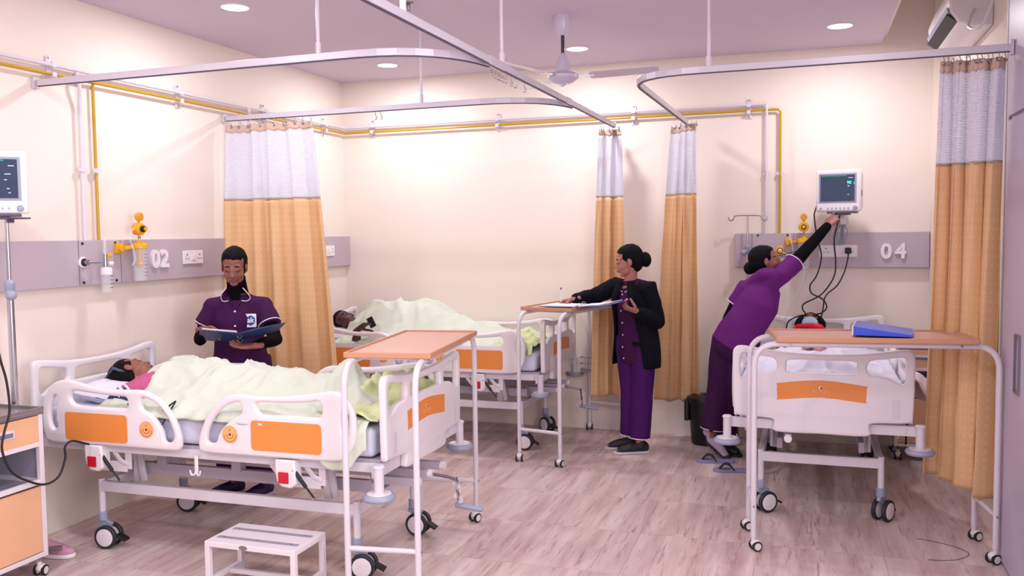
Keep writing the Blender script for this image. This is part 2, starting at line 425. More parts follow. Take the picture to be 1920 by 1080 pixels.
for y, l in ((-3.29, 'white pipe clamp near the left edge, above the left monitor'), (-2.235, 'white pipe clamp above the number 02'), (-1.255, 'white pipe clamp just above the wide curtain'), (-.365, 'white pipe clamp on the left wall nearest the corner')):
    clamp((.0, y, 2.578), 'l', l)
for x, l in ((.313, 'white pipe clamp on the back wall nearest the corner'), (1.494, 'white pipe clamp on the back wall above the far bed'), (2.656, 'white pipe clamp on the back wall between the two narrow curtains'), (3.555, 'white pipe clamp on the back wall beside the drop pipes')):
    clamp((x, 0, 2.585), 'b', l)
def ring(loc, wall, label, mt):
    t = MB().box((0, -.03, 0), (.05, .012, .022)).cyl((0, -.03, -.014), (0, -.03, .014), .017, 14).build('pipe_clip', mt)
    t.location = loc; t.rotation_euler = (0, 0, 0 if wall == 'b' else pi/2); tag(t, label, 'clip', 'small clips on the drop pipes')
ring((0, -3.10, 2.04), 'l', 'small clip on the white drop pipe at the left', WPIPE); ring((0, -2.99, 2.04), 'l', 'small clip on the yellow drop pipe at the left', WPIPE)
ring((3.69, 0, 2.08), 'b', 'small clip on the white drop pipe at the right', WPIPE); ring((3.79, 0, 2.08), 'b', 'small clip on the yellow drop pipe at the right', WPIPE)

# ---- ceiling lights
def downlight(x, y, label, power=23, r=.078):
    t = thing('ceiling_downlight', label, 'ceiling light', (x, y, H), 0, 'round ceiling downlights')
    MB().lathe([(r*1.12, 0), (r*1.12, -.006), (r*1.0, -.009), (r*.98, -.003)], seg=32).build('rim', PL, t)
    e = mat('lamp_glow', (255, 250, 255), .5, emit=(255, 246, 255), estr=9)
    MB().cyl((0, 0, -.002), (0, 0, -.008), r*.97, 32).build('diffuser', e, t)
    d = bpy.data.lights.new('downlight', 'AREA'); d.shape = 'DISK'; d.size = .15; d.energy = power; d.color = (1, .965, .975)
    o = bpy.data.objects.new('downlight_lamp', d); COL.objects.link(o); o.location = (x, y, H-.012)
for x, y, l in ((.755, -2.62, 'bright round downlight nearest the left wall'), (.775, -.64, 'round downlight near the back left corner'), (2.36, -.70, 'round downlight behind the ceiling fan'), (4.19, -.77, 'round downlight at the right above the monitor')):
    downlight(x, y, l)
for x, y in ((2.4, -2.9), (4.15, -2.9), (.8, -4.7), (2.4, -5.0), (4.15, -5.0), (.8, -6.9), (2.4, -7.2), (4.15, -7.2)):
    if y < -4: downlight(x, y, 'round downlight over the near end of the ward, out of view', 26)

# ---- ceiling fan
t = thing('ceiling_fan', 'white three-blade ceiling fan hanging from the ceiling', 'ceiling fan', (2.52, -1.70, H))
FANW = mat('fan_enamel', (205, 198, 220), .3, coat=.3)
MB().lathe([(.052, 0), (.055, -.02), (.045, -.08), (.03, -.115), (.02, -.125)]).build('canopy', FANW, t)
MB().cyl((0, 0, -.11), (0, 0, -.25), .0115).build('down_rod', mat('fan_rod', (70, 60, 75), .4), t)
MB().lathe([(.014, -.235), (.03, -.26), (.043, -.31), (.05, -.345), (.05, -.352)]).build('lower_canopy', FANW, t)
mot = MB().lathe([(.05, -.352), (.085, -.36), (.1, -.375), (.1, -.392), (.082, -.405), (.06, -.42), (.03, -.428), (.008, -.432)], seg=36).build('motor', FANW, t)
MB().lathe([(.02, -.425), (.02, -.437), (.008, -.442)]).build('motor_cap', CHROME, mot)
for a in (4, 128, 248):
    R = Matrix.Rotation(radians(a), 3, 'Z'); tilt = Matrix.Rotation(radians(-11), 3, 'X')
    mb = MB(); o = rrect(.17, -.058, .60, .058, .03)
    vs = [R @ (tilt @ V((0, p[1]*(1-.15*(p[0]-.17)/.43), 0)) + V((p[0], 0, -.382+.03*(p[0]-.17)))) for p in o]; n = len(vs)
    mb.add(vs+[v+V((0, 0, .004)) for v in vs], [tuple(range(n)), tuple(range(n, 2*n))[::-1]]+[(i, (i+1) % n, n+(i+1) % n, n+i) for i in range(n)])
    bl = mb.build('blade', FANW, t, smooth=False)
    MB().bar(R @ V((.08, 0, -.386)), R @ V((.2, 0, -.381)), .035, .005).build('blade_arm', CHROME, bl, smooth=False)

# ---- sprinkler
t = thing('fire_sprinkler', 'small chrome sprinkler head on the ceiling at the top edge', 'sprinkler', (1.75, -2.33, H))
MB().lathe([(.03, 0), (.03, -.006), (.012, -.012), (.012, -.03), (.004, -.05)]).build('body', STAINLESS, t)
MB().cyl((0, 0, -.05), (0, 0, -.053), .018).build('deflector', STAINLESS, t)

# ---- curtain tracks
TRK = mat('track_aluminium', (206, 200, 214), .3, .15); SLOT = mat('track_slot', (70, 62, 90), .5)
TZ = 2.49
def track(pts, label):
    t = thing('curtain_track', label, 'curtain track', pts[0]); o = V(pts[0]); P = [V(p)-o for p in pts]
    def ribbon(hw, z0, z1):
        mb = MB(); vs = []; n = len(P)
        for i in range(n):
            d = (P[min(i+1, n-1)]-P[max(i-1, 0)]).normalized(); s = V((-d.y, d.x, 0))*hw
            vs += [P[i]-s+V((0, 0, z0)), P[i]+s+V((0, 0, z0)), P[i]+s+V((0, 0, z1)), P[i]-s+V((0, 0, z1))]
        fs = [(4*i+k, 4*i+(k+1) % 4, 4*i+4+(k+1) % 4, 4*i+4+k) for i in range(n-1) for k in range(4)]+[(0, 1, 2, 3), (4*n-1, 4*n-2, 4*n-3, 4*n-4)]
        return mb.add(vs, fs)
    ribbon(.012, -.017, .017).build('rail', TRK, t, smooth=False, bevel=.002)
    ribbon(.006, -.0215, -.0165).build('slot', SLOT, t, smooth=False)
    return t
t1 = track([(2.505, -5.6, TZ), (2.53, -.2, TZ)], 'long curtain track running down the middle of the ward')
for jy, jl in ((2.62, .22), (4.0, .12)): MB().box((jy*.0046, jy, 0), (.03, jl, .04)).build('joint_sleeve', TRK, t1, smooth=False)
MB().box((.026, 5.39, 0), (.03, .02, .045)).build('end_cap', TRK, t1, smooth=False)
def curv(a, b, c, n=8): return [tuple(V(a)*(1-k/n)**2+V(b)*2*(k/n)*(1-k/n)+V(c)*(k/n)**2) for k in range(n+1)]
t2 = track([(.03, -3.385, TZ)]+curv((2.0, -3.445, TZ), (2.42, -3.44, TZ), (2.49, -3.0, TZ)), 'cross curtain track above the near bed, fixed to the left wall')
MB().box((-.018, 0, 0), (.02, .045, .06)).build('wall_bracket', TRK, t2, smooth=False, bevel=.002)
t3 = track([(.03, -1.736, TZ)]+curv((2.0, -1.80, TZ), (2.44, -1.80, TZ), (2.50, -1.40, TZ)), 'cross curtain track carrying the wide curtain, fixed to the left wall')
MB().box((-.018, 0, 0), (.02, .045, .06)).build('wall_bracket', TRK, t3, smooth=False, bevel=.002)
t4 = track([(4.905, -2.445, TZ)]+curv((3.45, -2.41, TZ), (3.07, -2.40, TZ), (3.07, -2.02, TZ))+[(3.095, -.2, TZ)], 'L-shaped curtain track at the right over the bed numbered 04')
MB().box((-.006, 0, 0), (.016, .045, .07)).build('wall_bracket', TRK, t4, smooth=False, bevel=.002)
MB().box((-1.81, 2.25, 0), (.03, .02, .045)).build('end_cap', TRK, t4, smooth=False)
def rod(x, y, label):
    t = thing('suspension_rod', label, 'rod', (x, y, H), 0, 'rods hanging the curtain tracks from the ceiling')
    MB().cyl((0, 0, 0), (0, 0, -(H-TZ)+.03), .0085, 12).build('pole', WPIPE, t)
    MB().cyl((0, 0, -(H-TZ)+.07), (0, 0, -(H-TZ)+.012), .0125, 12).build('clip', WPIPE, t)
    MB().lathe([(.03, 0), (.03, -.008), (.01, -.014)]).build('ceiling_plate', WPIPE, t)
rod(1.79, -3.437, 'white rod holding the near cross track'); rod(1.58, -1.785, 'white rod holding the cross track of the wide curtain')
rod(2.518, -2.88, 'white rod holding the middle track left of the fan'); rod(3.50, -2.41, 'white rod holding the L-shaped track at the right')
rod(2.508, -4.02, 'white rod holding the middle track at the top edge of the photo')
def hook(x, y, label, grp, a=0):
    R = Matrix.Rotation(a, 3, 'Z')
    pts = [R @ V(p) for p in ((0, 0, .0), (0, 0, -.02), (.006, 0, -.035), (.012, 0, -.045), (.006, 0, -.055), (-.004, 0, -.05))]
    o = MB().sweep(catmull(pts, 3), .0022, 6).build('curtain_hook', STAINLESS); o.location = (x, y, TZ-.018); tag(o, label, 'hook', grp)
for i in range(9): hook(2.512, -3.02+i*.045+random.uniform(-.01, .01), 'one of the empty wire hooks bunched on the middle track', 'empty wire hooks bunched on the middle track', random.uniform(-1, 1))
hook(2.515, -2.50, 'single empty hook hanging apart on the middle track', None)
for x in (1.235, 1.275): hook(x, -1.773, 'one of two empty hooks on the track in front of the back wall', 'two empty hooks in front of the back wall')

# ---- air conditioner, wardrobe at the right wall
t = thing('air_conditioner', 'white split air conditioner high on the right wall', 'air conditioner', (XW, -1.25, 2.90))
pr = [(0, .13), (-.15, .13), (-.20, .10), (-.225, .02), (-.215, -.06), (-.17, -.12), (-.10, -.145), (0, -.15)]
MB().prism([(p[0], p[1]) for p in pr], -.45, .45, ((0, 0, 0), (1, 0, 0), (0, 0, 1), (0, -1, 0))).build('housing', PL, t, bevel=.01)
MB().bar((-.2, -.42, -.088), (-.2, .42, -.088), .075, .01, up=(-.75, 0, -1)).build('outlet', mat('vent_dark', (22, 20, 30), .6), t, smooth=False)
MB().bar((-.223, -.42, -.05), (-.223, .42, -.05), .04, .008, up=(-1, 0, -.3)).build('louver', PLG, t, smooth=False)
MB().sweep(catmull([(-.10, -.46, -.06), (-.14, -.56, -.17), (-.10, -.70, -.20), (-.05, -.74, -.05), (-.06, -.68, .06)]), .008, 8).build('drain_hose', WPIPE, t)
WARD = mat('wardrobe_laminate', (186, 176, 200), .35)
t = thing('wardrobe', 'tall lilac-grey built-in wardrobe at the right edge of the photo', 'wardrobe', (XW, -3.2, 0))
MB().box((-.01, 0, 1.5), (.02, 1.74, 3.0)).build('carcass', WARD, t, smooth=False)
MB().box((-.03, 0, 1.09), (.02, 1.72, 2.14)).build('door', WARD, t, smooth=False, bevel=.003)
MB().box((-.03, 0, 2.59), (.02, 1.72, .82)).build('upper_door', WARD, t, smooth=False, bevel=.003)
MB().bar((-.045, .555, .90), (-.045, .555, 1.15), .012, .012, up=(1, 0, 0)).bar((-.045, .47, .90), (-.045, .47, 1.15), .012, .012, up=(1, 0, 0)).bar((-.045, .56, .895), (-.045, .465, .895), .012, .012).bar((-.045, .56, 1.155), (-.045, .465, 1.155), .012, .012).build('handle_frame', STAINLESS, t, smooth=False)
struct('trim_2', MB().box((4.935, -2.285, 1.5), (.03, .04, 3.0)).box((4.94, -2.18, 1.5), (.02, .02, 3.0)), mat('trim_lilac', (200, 190, 208), .4))

# ------------------------------------------------------------------ hospital beds (local x = length, foot at +x)
HO = [(-0.907,.617),(-.921,.693),(-.915,.792),(-.875,.872),(-.82,.91),(-.754,.922),(-.686,.911),(-.584,.892),(-.483,.883),(-.375,.885),(-.285,.886),(-.221,.867),(-.166,.833),(-.12,.785),(-.088,.734),(-.068,.682),(-.062,.629),(-.078,.600),(-.125,.592),(-.348,.593),(-.599,.593),(-.816,.590),(-.882,.596)]
HA = [(-.869,.775),(-.85,.822),(-.828,.838),(-.814,.82),(-.828,.769),(-.83,.713),(-.821,.682),(-.843,.661),(-.864,.676),(-.874,.724)]
HB = [(-.737,.832),(-.727,.854),(-.705,.866),(-.586,.857),(-.46,.85),(-.393,.849),(-.375,.833),(-.375,.806),(-.396,.79),(-.589,.789),(-.692,.792),(-.726,.809)]
HC = [(-.291,.848),(-.231,.838),(-.176,.803),(-.134,.752),(-.106,.686),(-.108,.65),(-.133,.633),(-.160,.64),(-.169,.683),(-.199,.731),(-.242,.769),(-.291,.792)]
FO = [(.04,.625),(.047,.684),(.08,.759),(.129,.824),(.19,.874),(.254,.892),(.337,.890),(.427,.888),(.541,.896),(.66,.911),(.739,.925),(.793,.928),(.84,.912),(.878,.865),(.895,.80),(.89,.709),(.866,.652),(.815,.606),(.651,.598),(.532,.598),(.285,.597),(.073,.598)]
FB = [(.369,.847),(.394,.859),(.54,.863),(.659,.873),(.702,.880),(.722,.862),(.724,.823),(.696,.802),(.538,.803),(.424,.797),(.384,.812)]
FC = [(.089,.672),(.104,.724),(.14,.784),(.197,.830),(.250,.852),(.282,.853),(.290,.832),(.286,.8),(.233,.768),(.185,.729),(.156,.691),(.144,.658),(.118,.647),(.094,.652)]
FD = [(.835,.872),(.853,.85),(.862,.803),(.858,.734),(.846,.689),(.834,.719),(.822,.76),(.82,.82)]
def rail(parent, kind, side, label=None):
    """side -1 / +1 : which long side"""
    M = Matrix(((1, 0, 0, 0), (0, 0, side*1.0, side*.468), (0, 1, 0, 0), (0, 0, 0, 1)))
    if side < 0: M = frame((0, -.468, 0), (1, 0, 0), (0, 0, 1))
    else: M = Matrix(((1, 0, 0, 0), (0, 0, -1, .468), (0, 1, 0, 0), (0, 0, 0, 1)))
    if kind == 'head': out, hol = HO, [HA, HB, HC]
    else: out, hol = FO, [FB, FC, FD]
    r = board('side_rail', smooth2(out, 3), [smooth2(h, 3) for h in hol], .034, .0145, PL, M, parent)
    yo = side*(.468+.0172)
    def plate(nm, o2, mt, th=.0016, off=0):
        fr = ((0, yo+side*off, 0), (1, 0, 0), (0, 0, 1), (0, side, 0)); return MB().prism(o2, 0, th, fr).build(nm, mt, r, smooth=False)
    if kind == 'head': pan = rrect(-.768, .613, -.378, .757, .02); lc = (-.262, .692); web = [(-.295,.605),(-.16,.605),(-.175,.655),(-.2,.705),(-.245,.745),(-.295,.765)]
    else: pan = rrect(.343, .629, .722, .773, .02); lc = (.226, .697); web = [(.285,.61),(.285,.78),(.24,.752),(.2,.712),(.17,.66),(.155,.61)]
    plate('orange_panel', pan, ORANGE)
    lg = plate('round_dial', circ(*lc, .043, 30), ORANGE_L)
    fr = ((0, yo+side*.0016, 0), (1, 0, 0), (0, 0, 1), (0, side, 0)); mb = MB()
    for k in range(15): a = pi*1.05+k*pi*.9/14; mb.prism(circ(lc[0]+.034*cos(a), lc[1]+.034*sin(a), .0022, 6), 0, .0006, fr)
    for k in range(9): a = pi+k*pi/8; mb.prism(circ(lc[0]+.019*cos(a), lc[1]+.019*sin(a), .0024, 6), 0, .0006, fr)
    mb.prism(circ(lc[0], lc[1]+.022, .003, 8), 0, .0006, fr).prism(circ(lc[0], lc[1], .006, 10), 0, .0006, fr)
    mb.build('dial_marks', DOT, lg, smooth=False)
    return r
def mechanism(parent, x, side):
    """white release block with red latch, arms and black gas spring below a side rail"""
    y = side*.455
    t = MB()
    ol = [(-.052, .0), (.052, .0), (.060, -.06), (.058, -.115), (.03, -.135), (-.02, -.13), (-.044, -.105), (-.052, -.06)]
    t.prism([(x+a, .592+b) for a, b in ol], 0, .062, ((0, y-side*.03, 0), (1, 0, 0), (0, 0, 1), (0, side, 0)))
    blk = t.build('release_block', PL, parent, bevel=.008)
    MB().box((x-.004, y+side*.034, .508), (.054, .008, .054)).build('red_latch', RED, blk, smooth=False, bevel=.003)
    for dx in (-.085, .105):
        MB().sweep([(x+dx+q[0], y-side*.03, q[1]) for q in ((-.035, .60), (-.02, .545), (.015, .505), (.06, .49))], (.004, .014), 8, up=(0, 0, 1)).build('rail_arm', STEEL, parent)
    MB().box((x+.07, y-side*.035, .475), (.17, .01, .055)).box((x+.165, y-side*.035, .515), (.035, .012, .10)).build('pivot_plate', STEEL, parent, smooth=False, bevel=.002)
    g = MB().cyl((x+.045, y+side*.02, .545), (x+.105, y+side*.015, .465), .0095, 12).cyl((x+.10, y+side*.015, .472), (x+.145, y+side*.01, .415), .005, 10).build('gas_spring', BLACK, parent)
    MB().cyl((x+.145, y+side*.016, .415), (x+.145, y+side*.022, .415), .004, 8).cyl((x+.045, y+side*.029, .545), (x+.045, y+side*.032, .545), .004, 8).build('pin', CHROME, g)
BO = [(0,.53),(.235,.53),(.247,.575),(.265,.602),(.44,.612),(.462,.636),(.468,.84),(.470,.955),(.458,.993),(.425,1.006),(.34,.996),(.2,.977),(0,.97)]
BSIDE = [(.232,.905),(.25,.94),(.33,.953),(.40,.963),(.425,.945),(.427,.85),(.412,.822),(.385,.827),(.33,.855),(.255,.864),(.235,.88)]
BMID = [(-.180,.905),(-.165,.934),(0,.936),(.165,.934),(.180,.905),(.182,.886),(.165,.866),(0,.866),(-.165,.866),(-.182,.886)]
def end_board(parent, x, foot):
    out = BO+[(-a, b) for a, b in reversed(BO[1:-1])]
    h2 = [(-a, b) for a, b in reversed(BSIDE)]
    M = frame((x, 0, 0), (0, 1, 0), (0, 0, 1)) if foot else frame((x, 0, 0), (0, -1, 0), (0, 0, 1))
    def sm(l): return smooth2(l, 3)
    b = board('footboard' if foot else 'headboard', sm(out), [sm(BSIDE), sm(BMID), sm(h2)], .036, .012, PL, M, parent)
    n = 1 if foot else -1
    xo = x+n*.0182
    ol = [(-.228, .722), (-.215, .713), (0, .733), (.215, .713), (.228, .722), (.23, .79), (.217, .805), (0, .827), (-.217, .805), (-.23, .79)]
    fr = ((xo, 0, 0), (0, n, 0), (0, 0, 1), (n, 0, 0))
    if foot:
        p = MB().prism([(q.x, q.y) for q in catmull([(a, c, 0) for a, c in ol], 3, True)], 0, .0016, fr).build('orange_panel', ORANGE, b, smooth=False)
        text('brand_lettering', 'ALYZA', .026, .0003, frame((xo+.0018, 0, .763), (0, 1, 0), (0, 0, 1)), ORANGE_L, p, space=1.25)
        MB().prism(circ(-.003, .786, .0085, 16), .0014, .0020, fr).build('emblem', PIPING, p, smooth=False)
        MB().prism([(-.002, .793), (.0015, .788), (.006, .786), (.003, .780), (-.006, .779), (-.0035, .784), (-.0055, .787)], .002, .0026, fr).build('emblem_bird', BLACK, p, smooth=False)
        for s in (-1, 1): MB().prism(rrect(s*.375-.018, .635, s*.375+.018, .735, .004), 0, .003, fr).build('side_inset', STEEL, b, smooth=False, bevel=.001)
    return b
def caster(parent, x, y, a):
    """twin wheel castor; a = trailing direction"""
    d = V((cos(a), sin(a), 0)); s = V((-sin(a), cos(a), 0)); r = .0625; c = V((x, y, r))+d*.03
    f = MB().cyl((x, y, .145), (x, y, .195), .025, 16)
    f.bar(V((x, y, .148))-d*.02, V((x, y, .11))+d*.045, .022, .05, up=(0, 0, 1))
    fk = f.build('castor_housing', PLG, parent, bevel=.004)
    for k in (-1, 1):
        o = c+s*k*.030
        MB().lathe([(.045, -.0115), (.058, -.0115), (.0625, -.007), (.0625, .007), (.058, .0115), (.045, .0115)], o, s*k, 28).build('wheel', TYRE, fk)
        MB().lathe([(.047, -.0118), (.047, .0122), (.043, .0138), (.01, .0142)], o, s*k, 28).build('hub_cap', PL, fk)
    MB().bar(c+d*.05+V((0, 0, .01)), c+d*.105+V((0, 0, -.02)), .05, .012).build('brake_pedal', BLACK, fk, smooth=False, bevel=.003)
def bed(label, loc, rz, castor_angles, drop=None, crank=True):
    t = thing('hospital_bed', label, 'bed', loc, rz, 'three hospital beds')
    # base frame
    mb = MB(); x0, x1, yy = -.70, .81, .325
    for s in (-1, 1): mb.box(((x0+x1)/2, s*yy, .333), (x1-x0, .032, .055))
    for x in (x0, x1): mb.box((x, 0, .333), (.032, 2*yy, .055))
    mb.build('base_frame', STEEL, t, smooth=False, bevel=.004)
    i = 0
    for x in (x0, x1):
        for s in (-1, 1):
            MB().cyl((x, s*yy, .18), (x, s*yy, .372), .0175, 16).build('castor_leg', STEEL, t); caster(t, x, s*yy, castor_angles[i]); i += 1
    # uprights
    for x in (-.52, .62):
        for s in (-1, 1): MB().box((x, s*.25, .45), (.045, .03, .20)).bar((x+.05, s*.27, .36), (x+.02, s*.27, .54), .018, .03, up=(1, 0, 0)).build('upright', STEEL, t, smooth=False, bevel=.002)
    for s in (-1, 1):
        MB().box((.08, s*.22, .42), (1.5, .03, .06)).build('lift_beam', STEELD, t, smooth=False, bevel=.002)
        for bx in (.08, -.38): MB().box((bx, s*.22, .50), (.055, .05, .12)).build('beam_bracket', STEELD, t, smooth=False, bevel=.002)
    MB().box((.02, 0, .60), (1.94, .84, .02)).build('bed_deck', STEELD, t, smooth=False)
    mb = MB()
    for s in (-1, 1): mb.box((.02, s*.42, .572), (1.98, .03, .045))
    for x in (-.96, -.3, .3, .98): mb.box((x, 0, .572), (.03, .84, .045))
    mb.build('deck_frame', STEEL, t, smooth=False, bevel=.003)
    # cross beam at the foot with bumpers
    MB().box((.992, 0, .565), (.03, .98, .055)).build('bumper_beam', STEEL, t, smooth=False, bevel=.003)
    for s in (-1, 1):
        b = MB().cyl((1.02, s*.50, .48), (1.02, s*.50, .60), .0225, 18).lathe([(.026, .592), (.027, .60), (.02, .606)], (1.02, s*.50, 0)).build('bumper_post', STEEL, t)
        MB().lathe([(.0, .482), (.055, .480), (.060, .470), (.02, .462)], (1.02, s*.50, 0), seg=28).build('bumper_cap', PL, b)
        MB().lathe([(.045, .478), (.064, .478), (.073, .468), (.075, .458), (.068, .447), (.045, .443)], (1.02, s*.50, 0), seg=28).build('bumper_ring', PLG, b)
    # mattress
    mb = MB().box((0, 0, .685), (1.92, .86, .14)); mt_ = mb.build('mattress', MATTR, t, bevel=.03)
    mt_.modifiers['bevel'].segments = 4
    end_board(t, 1.025, True); end_board(t, -1.0, False)
    for s in (-1, 1):
        for k in ('head', 'foot'):
            r = rail(t, k, s)
            if drop == (k, s): r.location = (0, s*.045, -.30)
        mechanism(t, -.60, s); mechanism(t, .52, s)
        h = MB().sweep([(.0, s*.45, .57), (0, s*.45, .485)], (.006, .011), 8, up=(1, 0, 0))
        for k in (-1, 1): h.sweep(catmull([(0, s*.45, .49), (k*.008, s*.455, .478), (k*.022, s*.46, .476), (k*.03, s*.46, .495)], 4), .0045, 8, round_=True)
        h.build('drip_hook', PL, t)
    for yk, zk in ((-.16, .44), (.0, .44), (.16, .44)) if crank else ((-.17, .50),):
        MB().box((.93, yk, zk), (.24, .035, .04)).build('crank_tube', STEELD, t, smooth=False, bevel=.002)
        MB().cyl((1.045, yk, zk), (1.07, yk, zk), .021, 18).build('crank_socket', PL, t)
    if crank:
        c = MB().sweep([(1.05, .0, .44), (1.15, .0, .43), (1.195, .0, .42)], .008, 10).sweep([(1.195, 0, .43), (1.21, .0, .29)], (.006, .013), 8, up=(0, 1, 0)).build('crank_arm', STAINLESS, t)
        MB().sweep([(1.20, -.0, .29), (1.32, .01, .275)], .014, 14, round_=True).build('crank_grip', PLG, c)
        fm = MB()
        for k in range(9):
            a = V((1.205+random.uniform(-.012, .02), random.uniform(-.02, .02), .305+k*.012)); fm.ell(a, (.012, .010, .016), Matrix.Rotation(k, 3, 'Y'), 8, 5)
        fm.build('clear_wrap', GLASSP, c)
    return t
B1, B2, B4 = (1.145, -3.155), (1.13, -.52), (4.075, -1.085)
bed1 = bed('near hospital bed below the number 02, holding a patient in a pink sleeve', (*B1, 0), radians(.5), (.15, .3, .2, 0))
bed2 = bed('far hospital bed along the back wall, patient facing out', (*B2, 0), 0, (.2, .1, .1, -.6))
bed4 = bed('hospital bed at the right under the number 04, footboard facing the camera', (*B4, 0), -pi/2, (.0, .2, .7+pi/2, 2.6), drop=('head', -1), crank=False)

# ------------------------------------------------------------------ over-bed tables (local x = long axis)
def small_caster(parent, x, y, a, r=.026):
    d = V((cos(a), sin(a), 0)); s = V((-sin(a), cos(a), 0)); c = V((x, y, r))+d*.012
    h = MB().cyl((x, y, .05), (x, y, .075), .011, 12).ell(c+V((0, 0, .012)), (.026, .026, .022)).build('castor_housing', PL, parent)
    for k in (-1, 1):
        o = c+s*k*.020
        MB().lathe([(.018, -.007), (.026, -.006), (.026, .006), (.018, .007)], o, s*k, 20).build('wheel', BLACK, h)
        MB().lathe([(.0185, -.0072), (.0185, .0078), (.004, .0085)], o, s*k, 18).build('hub_cap', PL, h)
def overbed_table(label, c, ang, cast):
    t = thing('overbed_table', label, 'table', (c[0], c[1], 0), ang, 'three over-bed tables')
    for s in (-1, 1):
        y = s*.165
        MB().sweep(fillet([(-.575, y, .07), (-.575, y, 1.072), (.575, y, 1.072), (.575, y, .07)], .12, 8), .0145, 14).build('frame_tube', STEEL, t)
        MB().cyl((s*.575, -.165, .235), (s*.575, .165, .235), .0125, 12).build('crossbar', STEEL, t)
        mb = MB()
        for k in (-1, 1): mb.cyl((k*.575, s*.178, .235), (k*.575, s*.184, .235), .005, 8).cyl((k*.40, s*.178, 1.072), (k*.40, s*.182, 1.072), .006, 8)
        mb.build('bolt', STAINLESS, t)
    MB().box((0, 0, 1.079), (.86, .30, .012)).build('mounting_plate', STEEL, t, smooth=False)
    tp = MB().box((0, 0, 1.093), (.93, .41, .018)).build('table_top', WOODT, t, smooth=False, bevel=.002)
    mb = MB()
    for s in (-1, 1): mb.box((0, s*.202, 1.0985), (.94, .012, .025)).box((s*.467, 0, 1.0985), (.012, .41, .025))
    mb.build('edge_band', WOODE, tp, smooth=False, bevel=.003)
    for i, (x, y) in enumerate(((-.575, -.165), (-.575, .165), (.575, -.165), (.575, .165))): small_caster(t, x, y, cast[i])
    return t
T1, T2, T4 = (2.125, -3.12), (2.32, -.655), (4.295, -2.32)
TT = 1.111
overbed_table('overbed table across the foot of the near bed, with a bare top', T1, radians(97.8), (3.3, .5, 2.6, 2.9))
overbed_table('overbed table at the foot of the far bed, with an open folder on it', T2, radians(77.5), (3.2, 3.5, .3, .4))
overbed_table('overbed table at the right across bed 04, with a blue folder on it', T4, radians(7.7), (.4, 3.6, 3.6, .5))

# ------------------------------------------------------------------ curtains
def cloth_mat(name, rgb, rgb2, net=False):
    mt = bpy.data.materials.new(name); mt.use_nodes = True; nt = mt.node_tree; b = nt.nodes['Principled BSDF']; L = nt.links.new
    uv = nt.nodes.new('ShaderNodeUVMap'); uv.uv_map = 'uv'
    def M(op, a, bb=None):
        n = nt.nodes.new('ShaderNodeMath'); n.operation = op
        for i, x in enumerate((a, bb)):
            if x is None: continue
            if isinstance(x, (int, float)): n.inputs[i].default_value = x
            else: L(x, n.inputs[i])
        return n.outputs[0]
    sep = nt.nodes.new('ShaderNodeSeparateXYZ'); L(uv.outputs[0], sep.inputs[0])
    p = .0135 if net else .045
    fu = M('FRACT', M('DIVIDE', sep.outputs[0], p)); fv = M('FRACT', M('DIVIDE', sep.outputs[1], p))
    h = .23 if net else .17
    inu = M('LESS_THAN', M('ABSOLUTE', M('SUBTRACT', fu, .5)), h); inv = M('LESS_THAN', M('ABSOLUTE', M('SUBTRACT', fv, .5)), h)
    msk = M('MULTIPLY', inu, inv)
    mx = nt.nodes.new('ShaderNodeMixRGB'); L(msk, mx.inputs[0]); mx.inputs[1].default_value = (*sl(rgb), 1); mx.inputs[2].default_value = (*sl(rgb2), 1)
    L(mx.outputs[0], b.inputs['Base Color']); b.inputs['Roughness'].default_value = .8 if net else .45
    b.inputs['Sheen Weight'].default_value = .25
    tr = nt.nodes.new('ShaderNodeBsdfTranslucent'); L(mx.outputs[0], tr.inputs[0])
    ms = nt.nodes.new('ShaderNodeMixShader'); ms.inputs[0].default_value = .3 if net else .22
    L(b.outputs[0], ms.inputs[1]); L(tr.outputs[0], ms.inputs[2]); out = nt.nodes['Material Output']
    if net:
        tp = nt.nodes.new('ShaderNodeBsdfTransparent'); m2 = nt.nodes.new('ShaderNodeMixShader')
        L(M('ADD', M('MULTIPLY', msk, .5), .14), m2.inputs[0]); L(ms.outputs[0], m2.inputs[1]); L(tp.outputs[0], m2.inputs[2]); L(m2.outputs[0], out.inputs[0])
    else: L(ms.outputs[0], out.inputs[0])
    return mt
FAB = cloth_mat('golden_jacquard', (240, 200, 150), (244, 212, 170)); NET = cloth_mat('white_net', (234, 236, 248), (214, 216, 234), True)
HEAD = mat('beige_header_tape', (202, 176, 160), .8); SEAMM = mat('curtain_seam', (176, 140, 104), .8)
def along(path, t):
    P = [V((*p, 0)) for p in path]; Ls = [(P[i+1]-P[i]).length for i in range(len(P)-1)]; tot = sum(Ls); d = t*tot
    for i, l in enumerate(Ls):
        if d <= l or i == len(Ls)-1: 
            tt = (P[i+1]-P[i]).normalized(); return P[i]+tt*d, V((-tt.y, tt.x, 0))
        d -= l
